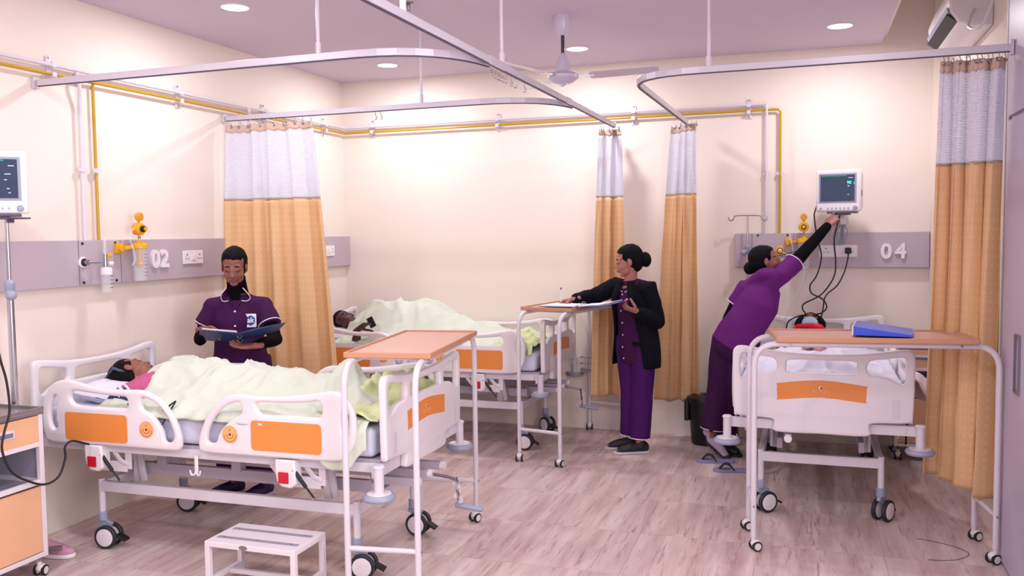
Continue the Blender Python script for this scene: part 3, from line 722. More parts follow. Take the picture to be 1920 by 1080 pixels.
def curtain(label, top, bot, zt, zseam, zb, folds, at, ab, width, seed, hooks, back=None, hem=.03, pinch=0):
    P0, _ = along(top, 0); t = thing('privacy_curtain', label, 'curtain', (P0.x, P0.y, 0)); org = V((P0.x, P0.y, 0))
    rnd = random.Random(seed); ph = [rnd.uniform(0, 6.28) for _ in range(4)]
    NU = 200
    def pt(u, z):
        k = (zt-z)/(zt-zb); k = max(0, min(1, k)); e = k**.8
        A, n0 = along(top, u); B, n1 = along(bot, u)
        p = A.lerp(B, e); n = (n0+(n1-n0)*e).normalized()
        uu = u+.035*sin(2*pi*u*1.7+ph[0])+.012*noise.noise(V((u*5, z*.7, seed)))
        w = sin(2*pi*folds*uu+ph[1]+.5*noise.noise(V((u*3, z*1.1, seed+9)))*k)+.35*sin(2*pi*folds*2.1*uu+ph[2])*(1-.4*k)
        a = at*(1-e)+ab*e
        tn = V((n.y, -n.x, 0))
        q = p+n*a*w+tn*a*.45*sin(4*pi*folds*uu+ph[3])*.5+n*.006*noise.noise(V((u*14, z*5, seed)))
        return V((q.x, q.y, z))
    def strip(name, z0, z1, rows, mt, parent, zmod=None, off=0):
        mb = MB(); mb.uv = []
        for r in range(rows+1):
            for i in range(NU+1):
                u = i/NU; z = z0+(z1-z0)*r/rows; p = pt(u, z)
                if zmod: p.z += zmod(u, r/rows)
                mb.v.append(tuple(p-org)); mb.uv.append((u*width, z))
        mb.f = [(r*(NU+1)+i, r*(NU+1)+i+1, (r+1)*(NU+1)+i+1, (r+1)*(NU+1)+i) for r in range(rows) for i in range(NU)]
        return mb.build(name, mt, parent, angle=0, solid=.0022)
    sag = lambda u, f: -.010*abs(sin(pi*hooks*u))
    strip('header_tape', zt, zt-.05, 3, HEAD, t, lambda u, f: sag(u, f))
    strip('net_panel', zt-.05, zseam, 24, NET, t, lambda u, f: sag(u, f)*(1-f))
    strip('fabric_panel', zseam, zb, 50, FAB, t, lambda u, f: (hem*noise.noise(V((u*2.5, 1, seed))))*f)
    strip('seam', zseam+.008, zseam-.008, 1, SEAMM, t)
    # hooks and eyelets
    for k in range(hooks):
        u = (k+.5)/hooks; p = pt(u, zt-.015)-org
        mb = MB().sweep(catmull([p+V((0, 0, TZ-.018-p.z)), p+V((.002, 0, .03)), p+V((.006, 0, .005)), p+V((0, -.004, -.005))], 3), .0022, 6)
        mb.sweep([p+V((.009*cos(a*pi/5), -.003, .009*sin(a*pi/5))) for a in range(10)], .003, 6, closed=True)
        mb.build('curtain_hook', STAINLESS, t)
    return t
curtain('wide golden curtain with a net top, drawn out between the two left beds', [(.05, -1.745), (.20, -1.75), (.55, -1.765), (.76, -1.77)], [(.03, -1.80), (.30, -1.74), (.62, -1.72), (.90, -1.70)], 2.44, 1.905, .28, 4.2, .022, .065, 2.2, 3, 12)
curtain('narrow golden curtain bunched behind the nurse in the dark blazer', [(2.44, -.36), (2.49, -.28), (2.56, -.22), (2.60, -.30)], [(2.34, -.28), (2.46, -.20), (2.56, -.20), (2.62, -.24)], 2.455, 1.92, .32, 2.6, .012, .03, 1.3, 11, 6)
curtain('narrow golden curtain bunched above the black bin', [(3.00, -.22), (3.07, -.26), (3.12, -.34), (3.20, -.42)], [(2.88, -.22), (2.98, -.27), (3.08, -.27), (3.20, -.25)], 2.455, 1.925, .32, 3, .014, .038, 1.4, 21, 7)
curtain('golden curtain hanging at the right wall, the largest in view', [(4.60, -2.40), (4.70, -2.41), (4.80, -2.42), (4.885, -2.43)], [(4.64, -1.80), (4.72, -1.88), (4.80, -2.12), (4.90, -2.22)], 2.455, 1.965, .27, 3.6, .016, .050, 2.0, 33, 12)

# ------------------------------------------------------------------ people
from mathutils.bvhtree import BVHTree
def unit(v): return V(v).normalized()
class Fr:
    """person-local frame: r = to the person's right, f = forward, u = up"""
    def __init__(s, o, F, U=(0, 0, 1)):
        s.o = V(o); s.F = unit(F); U = V(U); s.R = s.F.cross(U).normalized(); s.U = s.R.cross(s.F).normalized()
        s.M3 = Matrix((s.R, s.F, s.U)).transposed()
    def p(s, r, f, u): return s.o+s.R*r+s.F*f+s.U*u
def bvh(o):
    me = o.data; return BVHTree.FromPolygons([v.co.copy() for v in me.vertices], [tuple(p.vertices) for p in me.polygons])
def cast(tree, fr, r, u, off=.002, far=.4, d=None):
    a = fr.p(r, far, u); h = tree.ray_cast(a, -fr.F)
    return (h[0]+fr.F*off) if h[0] is not None else fr.p(r, .09, u)
def head_mesh(mb, h):
    def e(r, f, u, rad): mb.ell(h.p(r, f, u), rad, h.M3, 20, 14)
    e(0, -.015, .035, (.073, .090, .078)); e(0, .02, -.02, (.060, .068, .084)); e(0, .024, -.068, (.056, .046, .040)); e(0, .056, -.096, (.024, .018, .017))
    mb.sweep([h.p(0, .080, .012), h.p(0, .086, -.012), h.p(0, .096, -.034)], [.007, .0085, .0115], 10, round_=True)
    for s in (-1, 1):
        e(s*.012, .084, -.037, (.009, .010, .008)); e(s*.028, .062, .022, (.026, .012, .010)); e(s*.036, .048, -.036, (.024, .024, .028))
        e(s*.030, .0615, -.002, (.019, .012, .013)); e(s*.073, -.004, -.010, (.008, .018, .030))
    e(0, .079, -.061, (.022, .010, .006)); e(0, .077, -.071, (.018, .010, .007))
def hand(mb, W, d, n, right, curl=(.35, .5, .4), spread=.06, thumb=(.5, .55, .35), point=None, k=1.0):
    d = unit(d); n = V(n); n = (n-d*n.dot(d)).normalized(); ts = (d.cross(n) if right else n.cross(d)); W = V(W)
    # palm
    mb.sweep([W-d*.03, W, W+d*.03*k, W+d*.085*k], [(.024, .019), (.026, .018), (.036, .015), (.041, .012)], 14, up=n, round_=True)
    L = (.066, .076, .071, .055); rr = (.0086, .0088, .0084, .0076); off = (.031, .0105, -.0105, -.030)
    for i in range(4):
        c = curl
        if point is not None: c = (.05, .1, .05) if i == 0 else point
        p = W+d*.085*k+ts*off[i]-n*0; dd = (d+ts*spread*(1.5-i)).normalized(); a = 0; pts = [p-dd*.02, p]; 
        for j, fr in enumerate((.45, .31, .24)):
            a += c[j]+.04*i; q = dd*cos(a)+n*sin(a); p = p+q*L[i]*fr*k; pts.append(p)
        mb.sweep(pts, [rr[i], rr[i], rr[i]*.97, rr[i]*.9, rr[i]*.8], 10, round_=True)
    p = W+d*.018+ts*.022; pts = [p]; dirs = [d*thumb[0]+ts*(1-thumb[0]*.5)+n*thumb[2], d*.8+ts*.35+n*thumb[2], d*.95+ts*(.1)+n*(thumb[2]+.3)]
    for dv, l in zip(dirs, (.042, .032, .026)): p = p+unit(dv)*l*k; pts.append(p)
    mb.sweep(pts, [.014, .0115, .0095, .008], 10, round_=True)
def limb(mb, pts, rad, seg=14): mb.sweep(pts, rad, seg, round_=True)
def lerp(a, b, t): return V(a).lerp(V(b), t)
def body_mesh(J, skin, name, parent, voxel=.004):
    mb = MB(); F = unit(J['F']); 
    h = Fr(J['head'], J['hF'], J.get('hU', (0, 0, 1))); head_mesh(mb, h)
    nb = V(J['neck']); mb.sweep([nb-V((0, 0, .04)) if not J.get('lying') else nb-unit(V(J['head'])-nb)*.04, nb, h.p(0, -.02, -.055), h.p(0, -.02, 0)], [.056, .049, .047, .05], 16)
    P, C = V(J['pelvis']), V(J['chest'])
    sp = catmull([P+(P-C).normalized()*.06, P, lerp(P, C, .5), C, lerp(C, nb, .6), nb], 3)
    n = len(sp); prof = [(.14, .095), (.155, .10), (.125, .085), (.145, .095), (.12, .075), (.05, .048)]; rad = []
    for i in range(n):
        t = i/(n-1)*5; k = min(int(t), 4); rad.append(tuple(J.get('bw', 1)*(prof[k][q]*(1-(t-k))+prof[k+1][q]*(t-k)) for q in (0, 1)))
    mb.sweep(sp, rad, 20, up=J.get('up', F), round_=True)
    for s in 'LR':
        sh, el, wr = V(J['sh'+s]), V(J['el'+s]), V(J['wr'+s])
        limb(mb, [lerp(C, nb, .55), sh, lerp(sh, el, .5), el], [.05, .047, .041, .036]); limb(mb, [el, lerp(el, wr, .3), wr], [.036, .035, .024])
        hd = J.get('hand'+s)
        if hd: hand(mb, wr, right=(s == 'R'), **hd)
        if 'hip'+s in J:
            hp, kn, an = V(J['hip'+s]), V(J['kn'+s]), V(J['an'+s]); limb(mb, [hp, lerp(hp, kn, .5), kn], [.085, .07, .052]); limb(mb, [kn, lerp(kn, an, .35), an], [.05, .05, .034])
            toe = V(J['toe'+s]); mb.sweep([an-(toe-an).normalized()*.02-V((0, 0, .02)), lerp(an, toe, .5)-V((0, 0, .01)), toe], [(.03, .024), (.030, .019), (.022, .011)], 12, up=(0, 0, 1) if abs((toe-an).normalized().z) < .8 else F, round_=True)
    o = mb.build(name, skin, parent, remesh=voxel, iters=3)
    return o, h
def face(o, h, parent, eyes='down', lip=LIPS):
    T_ = bvh(o)
    for s in (-1, 1):
        MB().sweep([cast(T_, h, s*r, u, .0006) for r, u in ((.013, .019), (.026, .0245), (.038, .0235), (.049, .016))], [.0024, .0044, .0038, .0016], 6).build('eyebrow', HAIR, o)
        if eyes == 'down':
            MB().sweep([cast(T_, h, s*r, u, .0004) for r, u in ((.016, -.0035), (.024, -.0075), (.033, -.0085), (.043, -.0045), (.047, -.002))], [.001, .0022, .0026, .002, .001], 6).build('eyelashes', HAIR, o)
        else:
            c = cast(T_, h, s*.031, 0, -.0085); MB().ell(c, (.0145, .0115, .0085), h.M3, 14, 10).build('eye', PIPING, o)
            MB().ell(c+h.F*.0085, (.006, .004, .006), h.M3).build('iris', BLACK, o)
            MB().sweep([cast(T_, h, s*r, u, .0004) for r, u in ((.015, .001), (.024, .0085), (.034, .0085), (.047, .001))], [.001, .002, .002, .001], 6).build('eyelashes', HAIR, o)
    MB().sweep([cast(T_, h, r, -.0605+.002*(1-abs(r)/.01 if abs(r) < .01 else 0), .0) for r in (-.022, -.011, 0, .011, .022)], [.0012, .0036, .0034, .0036, .0012], 8).sweep([cast(T_, h, r, -.0695, .0) for r in (-.018, -.009, 0, .009, .018)], [.0012, .0042, .005, .0042, .0012], 8).build('lips', lip, o)
def hair(h, parent, bun=None, part=True, extra=None, name='hair', mt=None):
    mb = MB(); mb.ell(h.p(0, -.027, .036), (.080, .094, .086), h.M3, 24, 16); mb.ell(h.p(0, -.045, .0), (.076, .070, .078), h.M3, 20, 14); mb.ell(h.p(0, -.004, .063), (.069, .071, .053), h.M3, 20, 12)
    mb.ell(h.p(0, -.055, -.045), (.06, .05, .05), h.M3)
    if bun: mb.ell(h.p(*bun[0]), bun[1], h.M3, 20, 14)
    if extra: extra(mb)
    return mb.build('hair', mt or HAIR, parent, remesh=.005, iters=3, wrinkle=(.003, 40, (1, 1, .4)))
def pants(J, mt, parent, hem, waist=.16, rad=(.10, .098, .088, .09)):
    mb = MB(); P = V(J['pelvis'])
    C = V(J['chest']); ax = (C-P).normalized()
    mb.sweep([P-ax*.08, P, P+ax*.08], [(waist*.98, .115), (waist, .118), (waist*.86, .10)], 20, up=J['F'], round_=True)
    for s in 'LR':
        hp, kn, an = V(J['hip'+s]), V(J['kn'+s]), V(J['an'+s]); e = lerp(kn, an, hem)
        mb.sweep([hp+V((0, 0, .03)), hp, lerp(hp, kn, .5), kn, lerp(kn, e, .5), e], [rad[0], rad[0]*1.03, rad[1], rad[2], rad[2]*.98, rad[3]], 18)
    o = mb.build('trousers', mt, parent, remesh=.009, iters=4, wrinkle=(.008, 9, (1, 1, .35)))
    for s in 'LR':
        kn, an = V(J['kn'+s]), V(J['an'+s]); e = lerp(kn, an, hem); d = (an-kn).normalized(); x = d.cross(V((0, 1, 0))).normalized(); y = d.cross(x)
        MB().sweep([e+(x*cos(a*pi/10)+y*sin(a*pi/10))*rad[3]*.99-d*.004 for a in range(20)], .0035, 6, closed=True).build('hem_piping', PIPING, o)
    return o
def tunic(J, mt, parent, secs, sleeve, sl_r=(.075, .062), amp=.007, name='tunic', pip=True, long_=False, cuff=.05):
    """secs: list of (t along pelvis(0)-neck(1) line, halfwidth, halfdepth)"""
    mb = MB(); P, C, N_ = V(J['pelvis']), V(J['chest']), V(J['neck'])
    def at(t):
        if t < 0: return P+(P-C).normalized()*(-t)*(N_-P).length
        if t < .6: return lerp(P, C, t/.6)
        return lerp(C, N_, (t-.6)/.4)
    mb.sweep([at(s[0]) for s in secs], [(s[1], s[2]) for s in secs], 24, up=J['F'])
    rings = []
    mb.sweep([lerp(V(J['shL']), V(J['shR']), 0.04)+V((0, 0, .0)), lerp(J['shL'], J['shR'], .5)+V((0, 0, J.get('yoke', .05))), lerp(V(J['shL']), V(J['shR']), .96)], [(.056, .048), (.07, .05), (.056, .048)], 14, round_=True)
    for s in 'LR':
        sh, el, wr = V(J['sh'+s]), V(J['el'+s]), V(J['wr'+s])
        if long_:
            mb.sweep([lerp(C, N_, .5), sh, lerp(sh, el, .5), el, lerp(el, wr, .5), lerp(el, wr, .93)], [.07, sl_r[0]*.92, sl_r[0]*.86, sl_r[0]*.80, sl_r[1]*.8, sl_r[1]*.68], 16, round_=True)
        else:
            e = lerp(sh, el, sleeve); mb.sweep([lerp(C, N_, .5), lerp(sh, el, .02), e], [.07, sl_r[0]*.9, sl_r[1]*1.08], 18); rings.append((e, (el-sh).normalized(), sl_r[1]*1.08))
    for s in 'LR': mb.ell(lerp(J['sh'+s], J['el'+s], .05), J.get('shr', .064))
    o = mb.build(name, mt, parent, remesh=.007, iters=10, wrinkle=(amp, 10, (1, 1, .5)))
    if pip:
        for e, d, r in rings:
            x = d.cross(V((0, 1, .1))).normalized(); y = d.cross(x)
            MB().sweep([e-d*.012+(x*cos(a*pi/10)+y*sin(a*pi/10))*(r+.0005) for a in range(20)], .0034, 6, closed=True).build('sleeve_piping', PIPING, o)
    return o
def arm_sleeve(J, s, mt, parent, t0=.3, t1=.9, r=(.05, .042, .032), name='knit_sleeve'):
    sh, el, wr = V(J['sh'+s]), V(J['el'+s]), V(J['wr'+s]); mb = MB().sweep([lerp(sh, el, t0), el], [r[0], r[1]], 16, round_=True).sweep([el, lerp(el, wr, t1)], [r[1], r[2]], 16, round_=True)
    return mb.build(name, mt, parent, remesh=.006, iters=3, wrinkle=(.003, 22))
def buttons(o, fr, lst, r=.006):
    T_ = bvh(o)
    for a, u in lst:
        c = cast(T_, fr, a, u, .001); MB().lathe([(r, -.002), (r, .0015), (r*.6, .0025)], c, fr.F, 14).build('button', BTN, o)
def shoe(parent, an, toe, mt, sole=SOLE, L=.25, w=.045, name='shoe', h=.075):
    an = V(an); toe = V(toe); d = V((toe.x-an.x, toe.y-an.y, 0)).normalized(); s = V((-d.y, d.x, 0)); heel = V((an.x, an.y, 0))-d*.06
    fr = Fr(heel, d)
    sh = MB().sweep([fr.p(0, .02, .045), fr.p(0, .07, .048), fr.p(0, .14, .042), fr.p(0, .20, .032), fr.p(0, L-.03, .028)], [(.030, .040), (.035, .042), (.040, .036), (.041, .026), (.030, .018)], 16, up=(0, 0, 1), round_=True)
    sh.sweep([fr.p(0, .055, .05), fr.p(0, .05, .095)], [.04, .037], 16)
    o = sh.build(name, mt, parent, remesh=.005, iters=4)
    pl = [(-.03, .0), (-.036, .06), (-.034, .12), (-.043, .18), (-.036, .235), (-.01, .262), (.02, .255), (.042, .21), (.042, .15), (.034, .08), (.03, .0), (0, -.016)]
    MB().prism(smooth2([(a*w/.045, b*L/.25) for a, b in pl], 3), .001, .019, (heel, fr.R, fr.F, fr.U)).build('sole', sole, o, bevel=.004)
    return o

# ---- nurse with the open folder, standing behind the near bed
f1 = unit((.45, -.893, 0)); l1 = V((.893, .45, 0))
n1 = thing('person', 'standing person in dark purple tunic with square badge, reading an open dark blue folder', 'person', (.57, -2.40, 0), 0)
o1 = V((.57, -2.40, 0))
def rel(J, o):
    q = {}
    for k, v in J.items():
        q[k] = (V(v)-o) if (isinstance(v, (tuple, Vector)) and k not in ('F', 'hF', 'hU', 'up')) else v
    return q
J1 = rel(dict(F=f1, pelvis=(.575, -2.42, .88), chest=(.58, -2.43, 1.13), neck=(.575, -2.435, 1.305), head=(.585, -2.47, 1.458), hF=unit((.42, -.86, -.30)), hU=(.12, -.25, 1),
     shL=V((.577, -2.43, 1.21))+l1*.150, shR=V((.577, -2.43, 1.21))-l1*.150, elL=(.845, -2.43, 1.00), elR=(.36, -2.53, 1.00), wrL=(.840, -2.63, .985), wrR=(.475, -2.655, 1.075),
     handL=dict(d=(-.93, -.30, -.02), n=(.05, -.15, 1), curl=(.15, .3, .3), thumb=(.6, .5, .1)), handR=dict(d=(.9, .0, .10), n=(.1, -.5, -.85), curl=(.35, .5, .4)),
     hipL=V((.575, -2.42, .86))+l1*.085, hipR=V((.575, -2.42, .86))-l1*.085, knL=(.70, -2.42, .48), knR=(.50, -2.44, .48), anL=(.74, -2.44, .085), anR=(.53, -2.46, .085), toeL=(.70, -2.60, .03), toeR=(.44, -2.60, .03)), o1)
b1, h1 = body_mesh(J1, SKIN1, 'body', n1)
face(b1, h1, n1, 'down')
hair(h1, n1, bun=((0, -.12, -.01), (.035, .03, .035)))
tu1 = tunic(J1, PURPLE, n1, [(-.42, .185, .145), (-.2, .18, .14), (0, .172, .13), (.3, .152, .122), (.6, .165, .122), (.82, .14, .095), (.93, .085, .07)], .60, (.070, .066))
pants(J1, PURPLE, n1, .93, rad=(.10, .10, .098, .105))
for s in 'LR': arm_sleeve(J1, s, KNIT, n1, .35, .92)
for s in 'LR': shoe(n1, J1['an'+s], J1['toe'+s], mat('plum_sneaker', (52, 24, 78), .6), L=.275)
tn = MB().sweep([J1['neck']-V((0, 0, .02)), J1['neck']+V((0, 0, .02)), lerp(J1['neck'], h1.p(0, -.02, -.055), .85)], [.074, .062, .057], 18).build('turtleneck', KNIT, n1, remesh=.006, iters=3, wrinkle=(.003, 25))
c1 = Fr(J1['neck'], f1); TB = bvh(tu1)
MB().prism([(0, -.115), (-.026, -.05), (-.045, .005), (.045, .005), (.026, -.05)], 0, .004, ((c1.p(0, .0, 0)), c1.R, c1.U, c1.F)).xf(Matrix.Translation(V(f1)*.078)).build('knit_front', KNIT, tu1)
for s in (-1, 1):
    e = [(.050, .02), (.078, -.015), (.088, -.045), (.074, -.062), (.040, -.060), (.012, -.105)]
    pe = [cast(TB, c1, s*a, u, .007) for a, u in e]; inn = [cast(TB, c1, s*a, u, .005) for a, u in ((.040, .015), (.043, -.01), (.038, -.035), (.028, -.06), (.018, -.08), (.008, -.11))]
    vs = pe+inn; n_ = len(pe); up_ = [v+V(f1)*.004 for v in vs]
    m_ = MB(); m_.add(vs+up_, [(i, i+1, n_+i+1, n_+i) for i in range(n_-1)]+[(2*n_+i, 3*n_+i, 3*n_+i+1, 2*n_+i+1) for i in range(n_-1)]+[(i, 2*n_+i, 2*n_+i+1, i+1) for i in range(n_-1)]+[(n_+i, n_+i+1, 3*n_+i+1, 3*n_+i) for i in range(n_-1)]+[(0, n_, 3*n_, 2*n_), (n_-1, 3*n_-1, 4*n_-1, 2*n_-1)])
    cl = m_.build('collar', PURPLE, tu1)
    MB().sweep(catmull([p+V(f1)*.004 for p in pe[:5]], 4), .0028, 6).build('collar_piping', PIPING, cl)
buttons(tu1, c1, [(.0, -.125), (0, -.215)])
# square badge with the two letters on the chest
q = cast(TB, c1, -.092, -.185, .004); Mb = frame(q, -c1.R, c1.U)
bd = board('badge', rrect(-.035, -.042, .035, .042, .006), [], .003, .0005, SIGN, Mb, tu1)
hx = [(.031*cos(pi/6+k*pi/3), .034*sin(pi/6+k*pi/3)) for k in range(6)]
MB().prism(hx, .0017, .0024, (q, -c1.R, c1.U, c1.F)).build('blue_hexagon', LOGOB, bd, smooth=False)
text('badge_letters', 'ak', .045, .0004, Mb @ Matrix.Translation((0, .002, .0028)), SIGN, bd, bold=.0012)

# open folder in her hands
def folder1():
    t = thing('folder', 'open dark blue ring folder with papers, held by the person with the badge', 'folder', (.78, -2.68, 1.02))
    o = V((.78, -2.68, 1.02))
    nl, ns, nr = V((.526, -2.745, 1.080)), V((.80, -2.745, 1.070)), V((1.125, -2.745, 1.140)); fl, fs_, fr_ = V((.365, -2.555, .996)), V((.68, -2.555, .987)), V((.945, -2.555, 1.068))
    for A in ([fl, fs_, ns, nl], [fs_, lerp(fs_, fr_, .3)+V((0, 0, .006)), fr_, nr, lerp(ns, nr, .3)+V((0, 0, .006)), ns]):
        vs = [V(a)-o for a in A]; n = len(vs); nn = V((.1, -.35, .93))
        MB().add(vs+[v+nn*.004 for v in vs], [tuple(range(n)), tuple(range(n, 2*n))[::-1]]+[(i, (i+1) % n, n+(i+1) % n, n+i) for i in range(n)]).build('cover', BLUEF, t, smooth=False)
    A = [lerp(fl, fs_, .04), lerp(fl, fs_, .95), lerp(ns, nl, .03)+V((.0, -.004, .003)), lerp(ns, nl, .92)+V((0, -.006, .006))]; vs = [V(a)-o+V((0, 0, .005)) for a in A]
    MB().add(vs+[v+V((0, -.002, .009)) for v in vs], [(0, 1, 2, 3), (7, 6, 5, 4)]+[(i, (i+1) % 4, 4+(i+1) % 4, 4+i) for i in range(4)]).build('paper_stack', PAPER, t, smooth=False)
    for k in (.3, .7):
        c = lerp(ns, fs_, k)-o; MB().sweep([c+V((.016*cos(a*pi/6), 0, .004+.016*sin(a*pi/6))) for a in range(12)], .0018, 6, closed=True).build('ring', CHROME, t)
folder1()

# ---- nurse in the dark blazer, writing at the far overbed table
o2 = V((2.76, -.66, 0)); f2 = unit((-.5, -.866, 0)); l2 = V((.866, -.5, 0))
n2 = thing('person', 'standing person in black blazer over purple tunic, writing with a raised pen', 'person', o2, 0)
J2 = rel(dict(F=f2, yoke=.02, shr=.046, pelvis=(2.79, -.66, .86), chest=(2.77, -.68, 1.11), neck=(2.755, -.69, 1.285), head=(2.735, -.71, 1.432), hF=unit((-.93, -.33, -.16)), hU=(-.12, -.05, 1),
     shL=V((2.765, -.68, 1.235))+l2*.155, shR=V((2.765, -.68, 1.24))-l2*.155, elL=(2.955, -.72, .985), elR=(2.455, -.62, 1.155), wrL=(2.845, -.925, 1.075), wrR=(2.355, -.80, 1.150),
     handL=dict(d=(-.75, -.35, .30), n=(-.35, .1, .9), curl=(.7, .9, .5), thumb=(.6, .5, .5)), handR=dict(d=(-.93, -.10, -.28), n=(.1, -.45, -.85), curl=(.6, .9, .5), thumb=(.7, .5, .7)),
     hipL=V((2.79, -.66, .84))+l2*.08, hipR=V((2.79, -.66, .84))-l2*.08, knL=(2.84, -.70, .47), knR=(2.74, -.62, .47), anL=(2.825, -.72, .085), anR=(2.735, -.60, .085), toeL=(2.67, -.79, .03), toeR=(2.575, -.655, .03)), o2)
b2, h2 = body_mesh(J2, SKIN2, 'body', n2)
face(b2, h2, n2, 'down')
hr = hair(h2, n2, bun=((0, -.135, -.015), (.042, .042, .058)))
tu2 = tunic(J2, PURPLE, n2, [(-.42, .165, .125), (-.2, .165, .128), (0, .16, .122), (.3, .14, .112), (.6, .15, .112), (.80, .125, .085), (.88, .088, .068)], .3, (.056, .05), pip=False)
pants(J2, mat('purple_trousers', (70, 16, 92), .75, spec=.2, bump=.25, bump_scale=45), n2, .93, waist=.15, rad=(.095, .092, .084, .082))
for s in 'LR': shoe(n2, J2['an'+s], J2['toe'+s], SHOE)
c2 = Fr(J2['neck'], f2); TB = bvh(tu2)
buttons(tu2, c2, [(.015, u) for u in (-.10, -.22, -.31, -.40, -.49, -.575)], .0058)
for s in (-1, 1):
    pe = [cast(TB, c2, s*a, u, .004) for a, u in ((.05, .0), (.06, -.03), (.045, -.062), (.012, -.075))]
    MB().sweep(catmull(pe, 4), .006, 8).build('collar', PURPLE, tu2); MB().sweep([p+V(f2)*.006+V((0, 0, -.006)) for p in catmull(pe[1:4], 4)], .003, 6).build('collar_piping', PIPING, tu2)
# blazer: an open coat built as a shell around the tunic
def blazer(J, parent):
    mb = MB(); P, C, N_ = V(J['pelvis']), V(J['chest']), V(J['neck']); fr = Fr((0, 0, 0), J['F'])
    lv = [(-.22, .195, .15), (-.10, .19, .148), (.0, .178, .14), (.12, .165, .132), (.25, .168, .132), (.315, .158, .118), (.35, .138, .104), (.385, .108, .088), (.42, .074, .072)]
    gap = [.86, .80, .72, .62, .50, .44, .40, .40, .45]    # half opening angle at the front
    NS = 40; rows = []
    for (dz, a, b), g in zip(lv, gap):
        z = P.z+dz; t = max(0, min(1, dz/(N_.z-P.z))); c = lerp(P, N_, t); c.z = z; r = []
        for k in range(NS+1):
            ang = g+(2*pi-2*g)*k/NS; w = 1+.02*sin(ang*5+dz*9)
            r.append(c+fr.R*a*w*sin(ang)+fr.F*b*w*cos(ang))
        rows.append(r)
    vs = [p for r in rows for p in r]; fs = [(i*(NS+1)+k, i*(NS+1)+k+1, (i+1)*(NS+1)+k+1, (i+1)*(NS+1)+k) for i in range(len(rows)-1) for k in range(NS)]
    m2 = MB().add(vs, fs); o = m2.build('blazer', NAVY, parent, angle=0, solid=.012, sub=1)
    for s in 'LR':
        sh, el, wr = V(J['sh'+s]), V(J['el'+s]), V(J['wr'+s])
        MB().sweep([lerp(lerp(C, N_, .6), sh, .35), sh, lerp(sh, el, .5), el], [.062, .070, .066, .060], 18, round_=True).sweep([el, lerp(el, wr, .5), lerp(el, wr, .90)], [.060, .052, .044], 18, round_=True).build('blazer_sleeve', NAVY, o, remesh=.007, iters=8, wrinkle=(.007, 14, (1, 1, .8)))
    # lapels
    for s in (-1, 1):
        pts = []
        for (dz, a, b), g in list(zip(lv, gap))[3:]:
            c = lerp(P, N_, dz/(N_.z-P.z)); c.z = P.z+dz; pts.append(c+fr.R*s*a*1.02*sin(g+.08)+fr.F*b*1.05*cos(g+.08))
        MB().sweep(pts, [(.004, .004), (.020, .006), (.030, .007), (.030, .007), (.026, .007), (.018, .007)], 8, up=fr.F).build('lapel', NAVY, o)
    c = P+fr.F*.125-fr.R*.115+V((0, 0, -.03)); MB().bar(c-fr.R*.04+V((0,0,0)), c+fr.R*.045, .012, .03).build('pocket_flap', NAVY, o, bevel=.003)
    return o
blazer(J2, n2)
def strip_(pts, w, ht, up=(0, 0, 1)): return MB().sweep(pts, (w, ht), 8, up=up)
# folder on the far table, and the pen
t = thing('folder', 'open dark folder with white sheets and two rings on the far overbed table', 'folder', (2.42, -.92, TT))
def sheet(pts, th, name, mt, par):
    vs = [V(p) for p in pts]; n = len(vs); return MB().add(vs+[v+V((0, 0, th)) for v in vs], [tuple(range(n)), tuple(range(n, 2*n))[::-1]]+[(i, (i+1) % n, n+(i+1) % n, n+i) for i in range(n)]).build(name, mt, par, smooth=False)
NAVF = mat('navy_folder', (34, 40, 110), .3)
sheet([(-.27, -.14, 0), (.02, -.17, 0), (.06, .09, 0), (-.22, .12, 0)], .003, 'cover', NAVF, t)
cv = sheet([(.02, -.17, 0), (.20, -.175, .008), (.355, -.13, .045), (.39, .06, .045), (.22, .08, .008), (.06, .09, 0)], .003, 'cover', NAVF, t)
sheet([(-.26, -.13, .0035), (.0, -.155, .0035), (.04, .08, .0035), (-.21, .11, .0035)], .006, 'paper_stack', PAPER, t)
sheet([(.03, -.155, .004), (.18, -.16, .014), (.28, -.14, .040), (.31, .04, .040), (.20, .07, .014), (.07, .08, .004)], .008, 'paper_stack', PAPER, t)
for y in (-.10, .02): MB().sweep([V((.025+.02*(y+.1), y, .012))+V((.016*cos(a*pi/6), 0, .016*sin(a*pi/6))) for a in range(12)], .0018, 6, closed=True).build('ring', CHROME, t)
t = thing('pen', 'white pen held upright over the papers by the person in the blazer', 'pen', (2.262, -.845, TT+.012))
MB().cyl((0, 0, .0), (.0, .0, .10), .0042, 10).build('barrel', PIPING, t); MB().cyl((0, 0, .10), (0, 0, .115), .0046, 10).build('cap', BLACK, t)

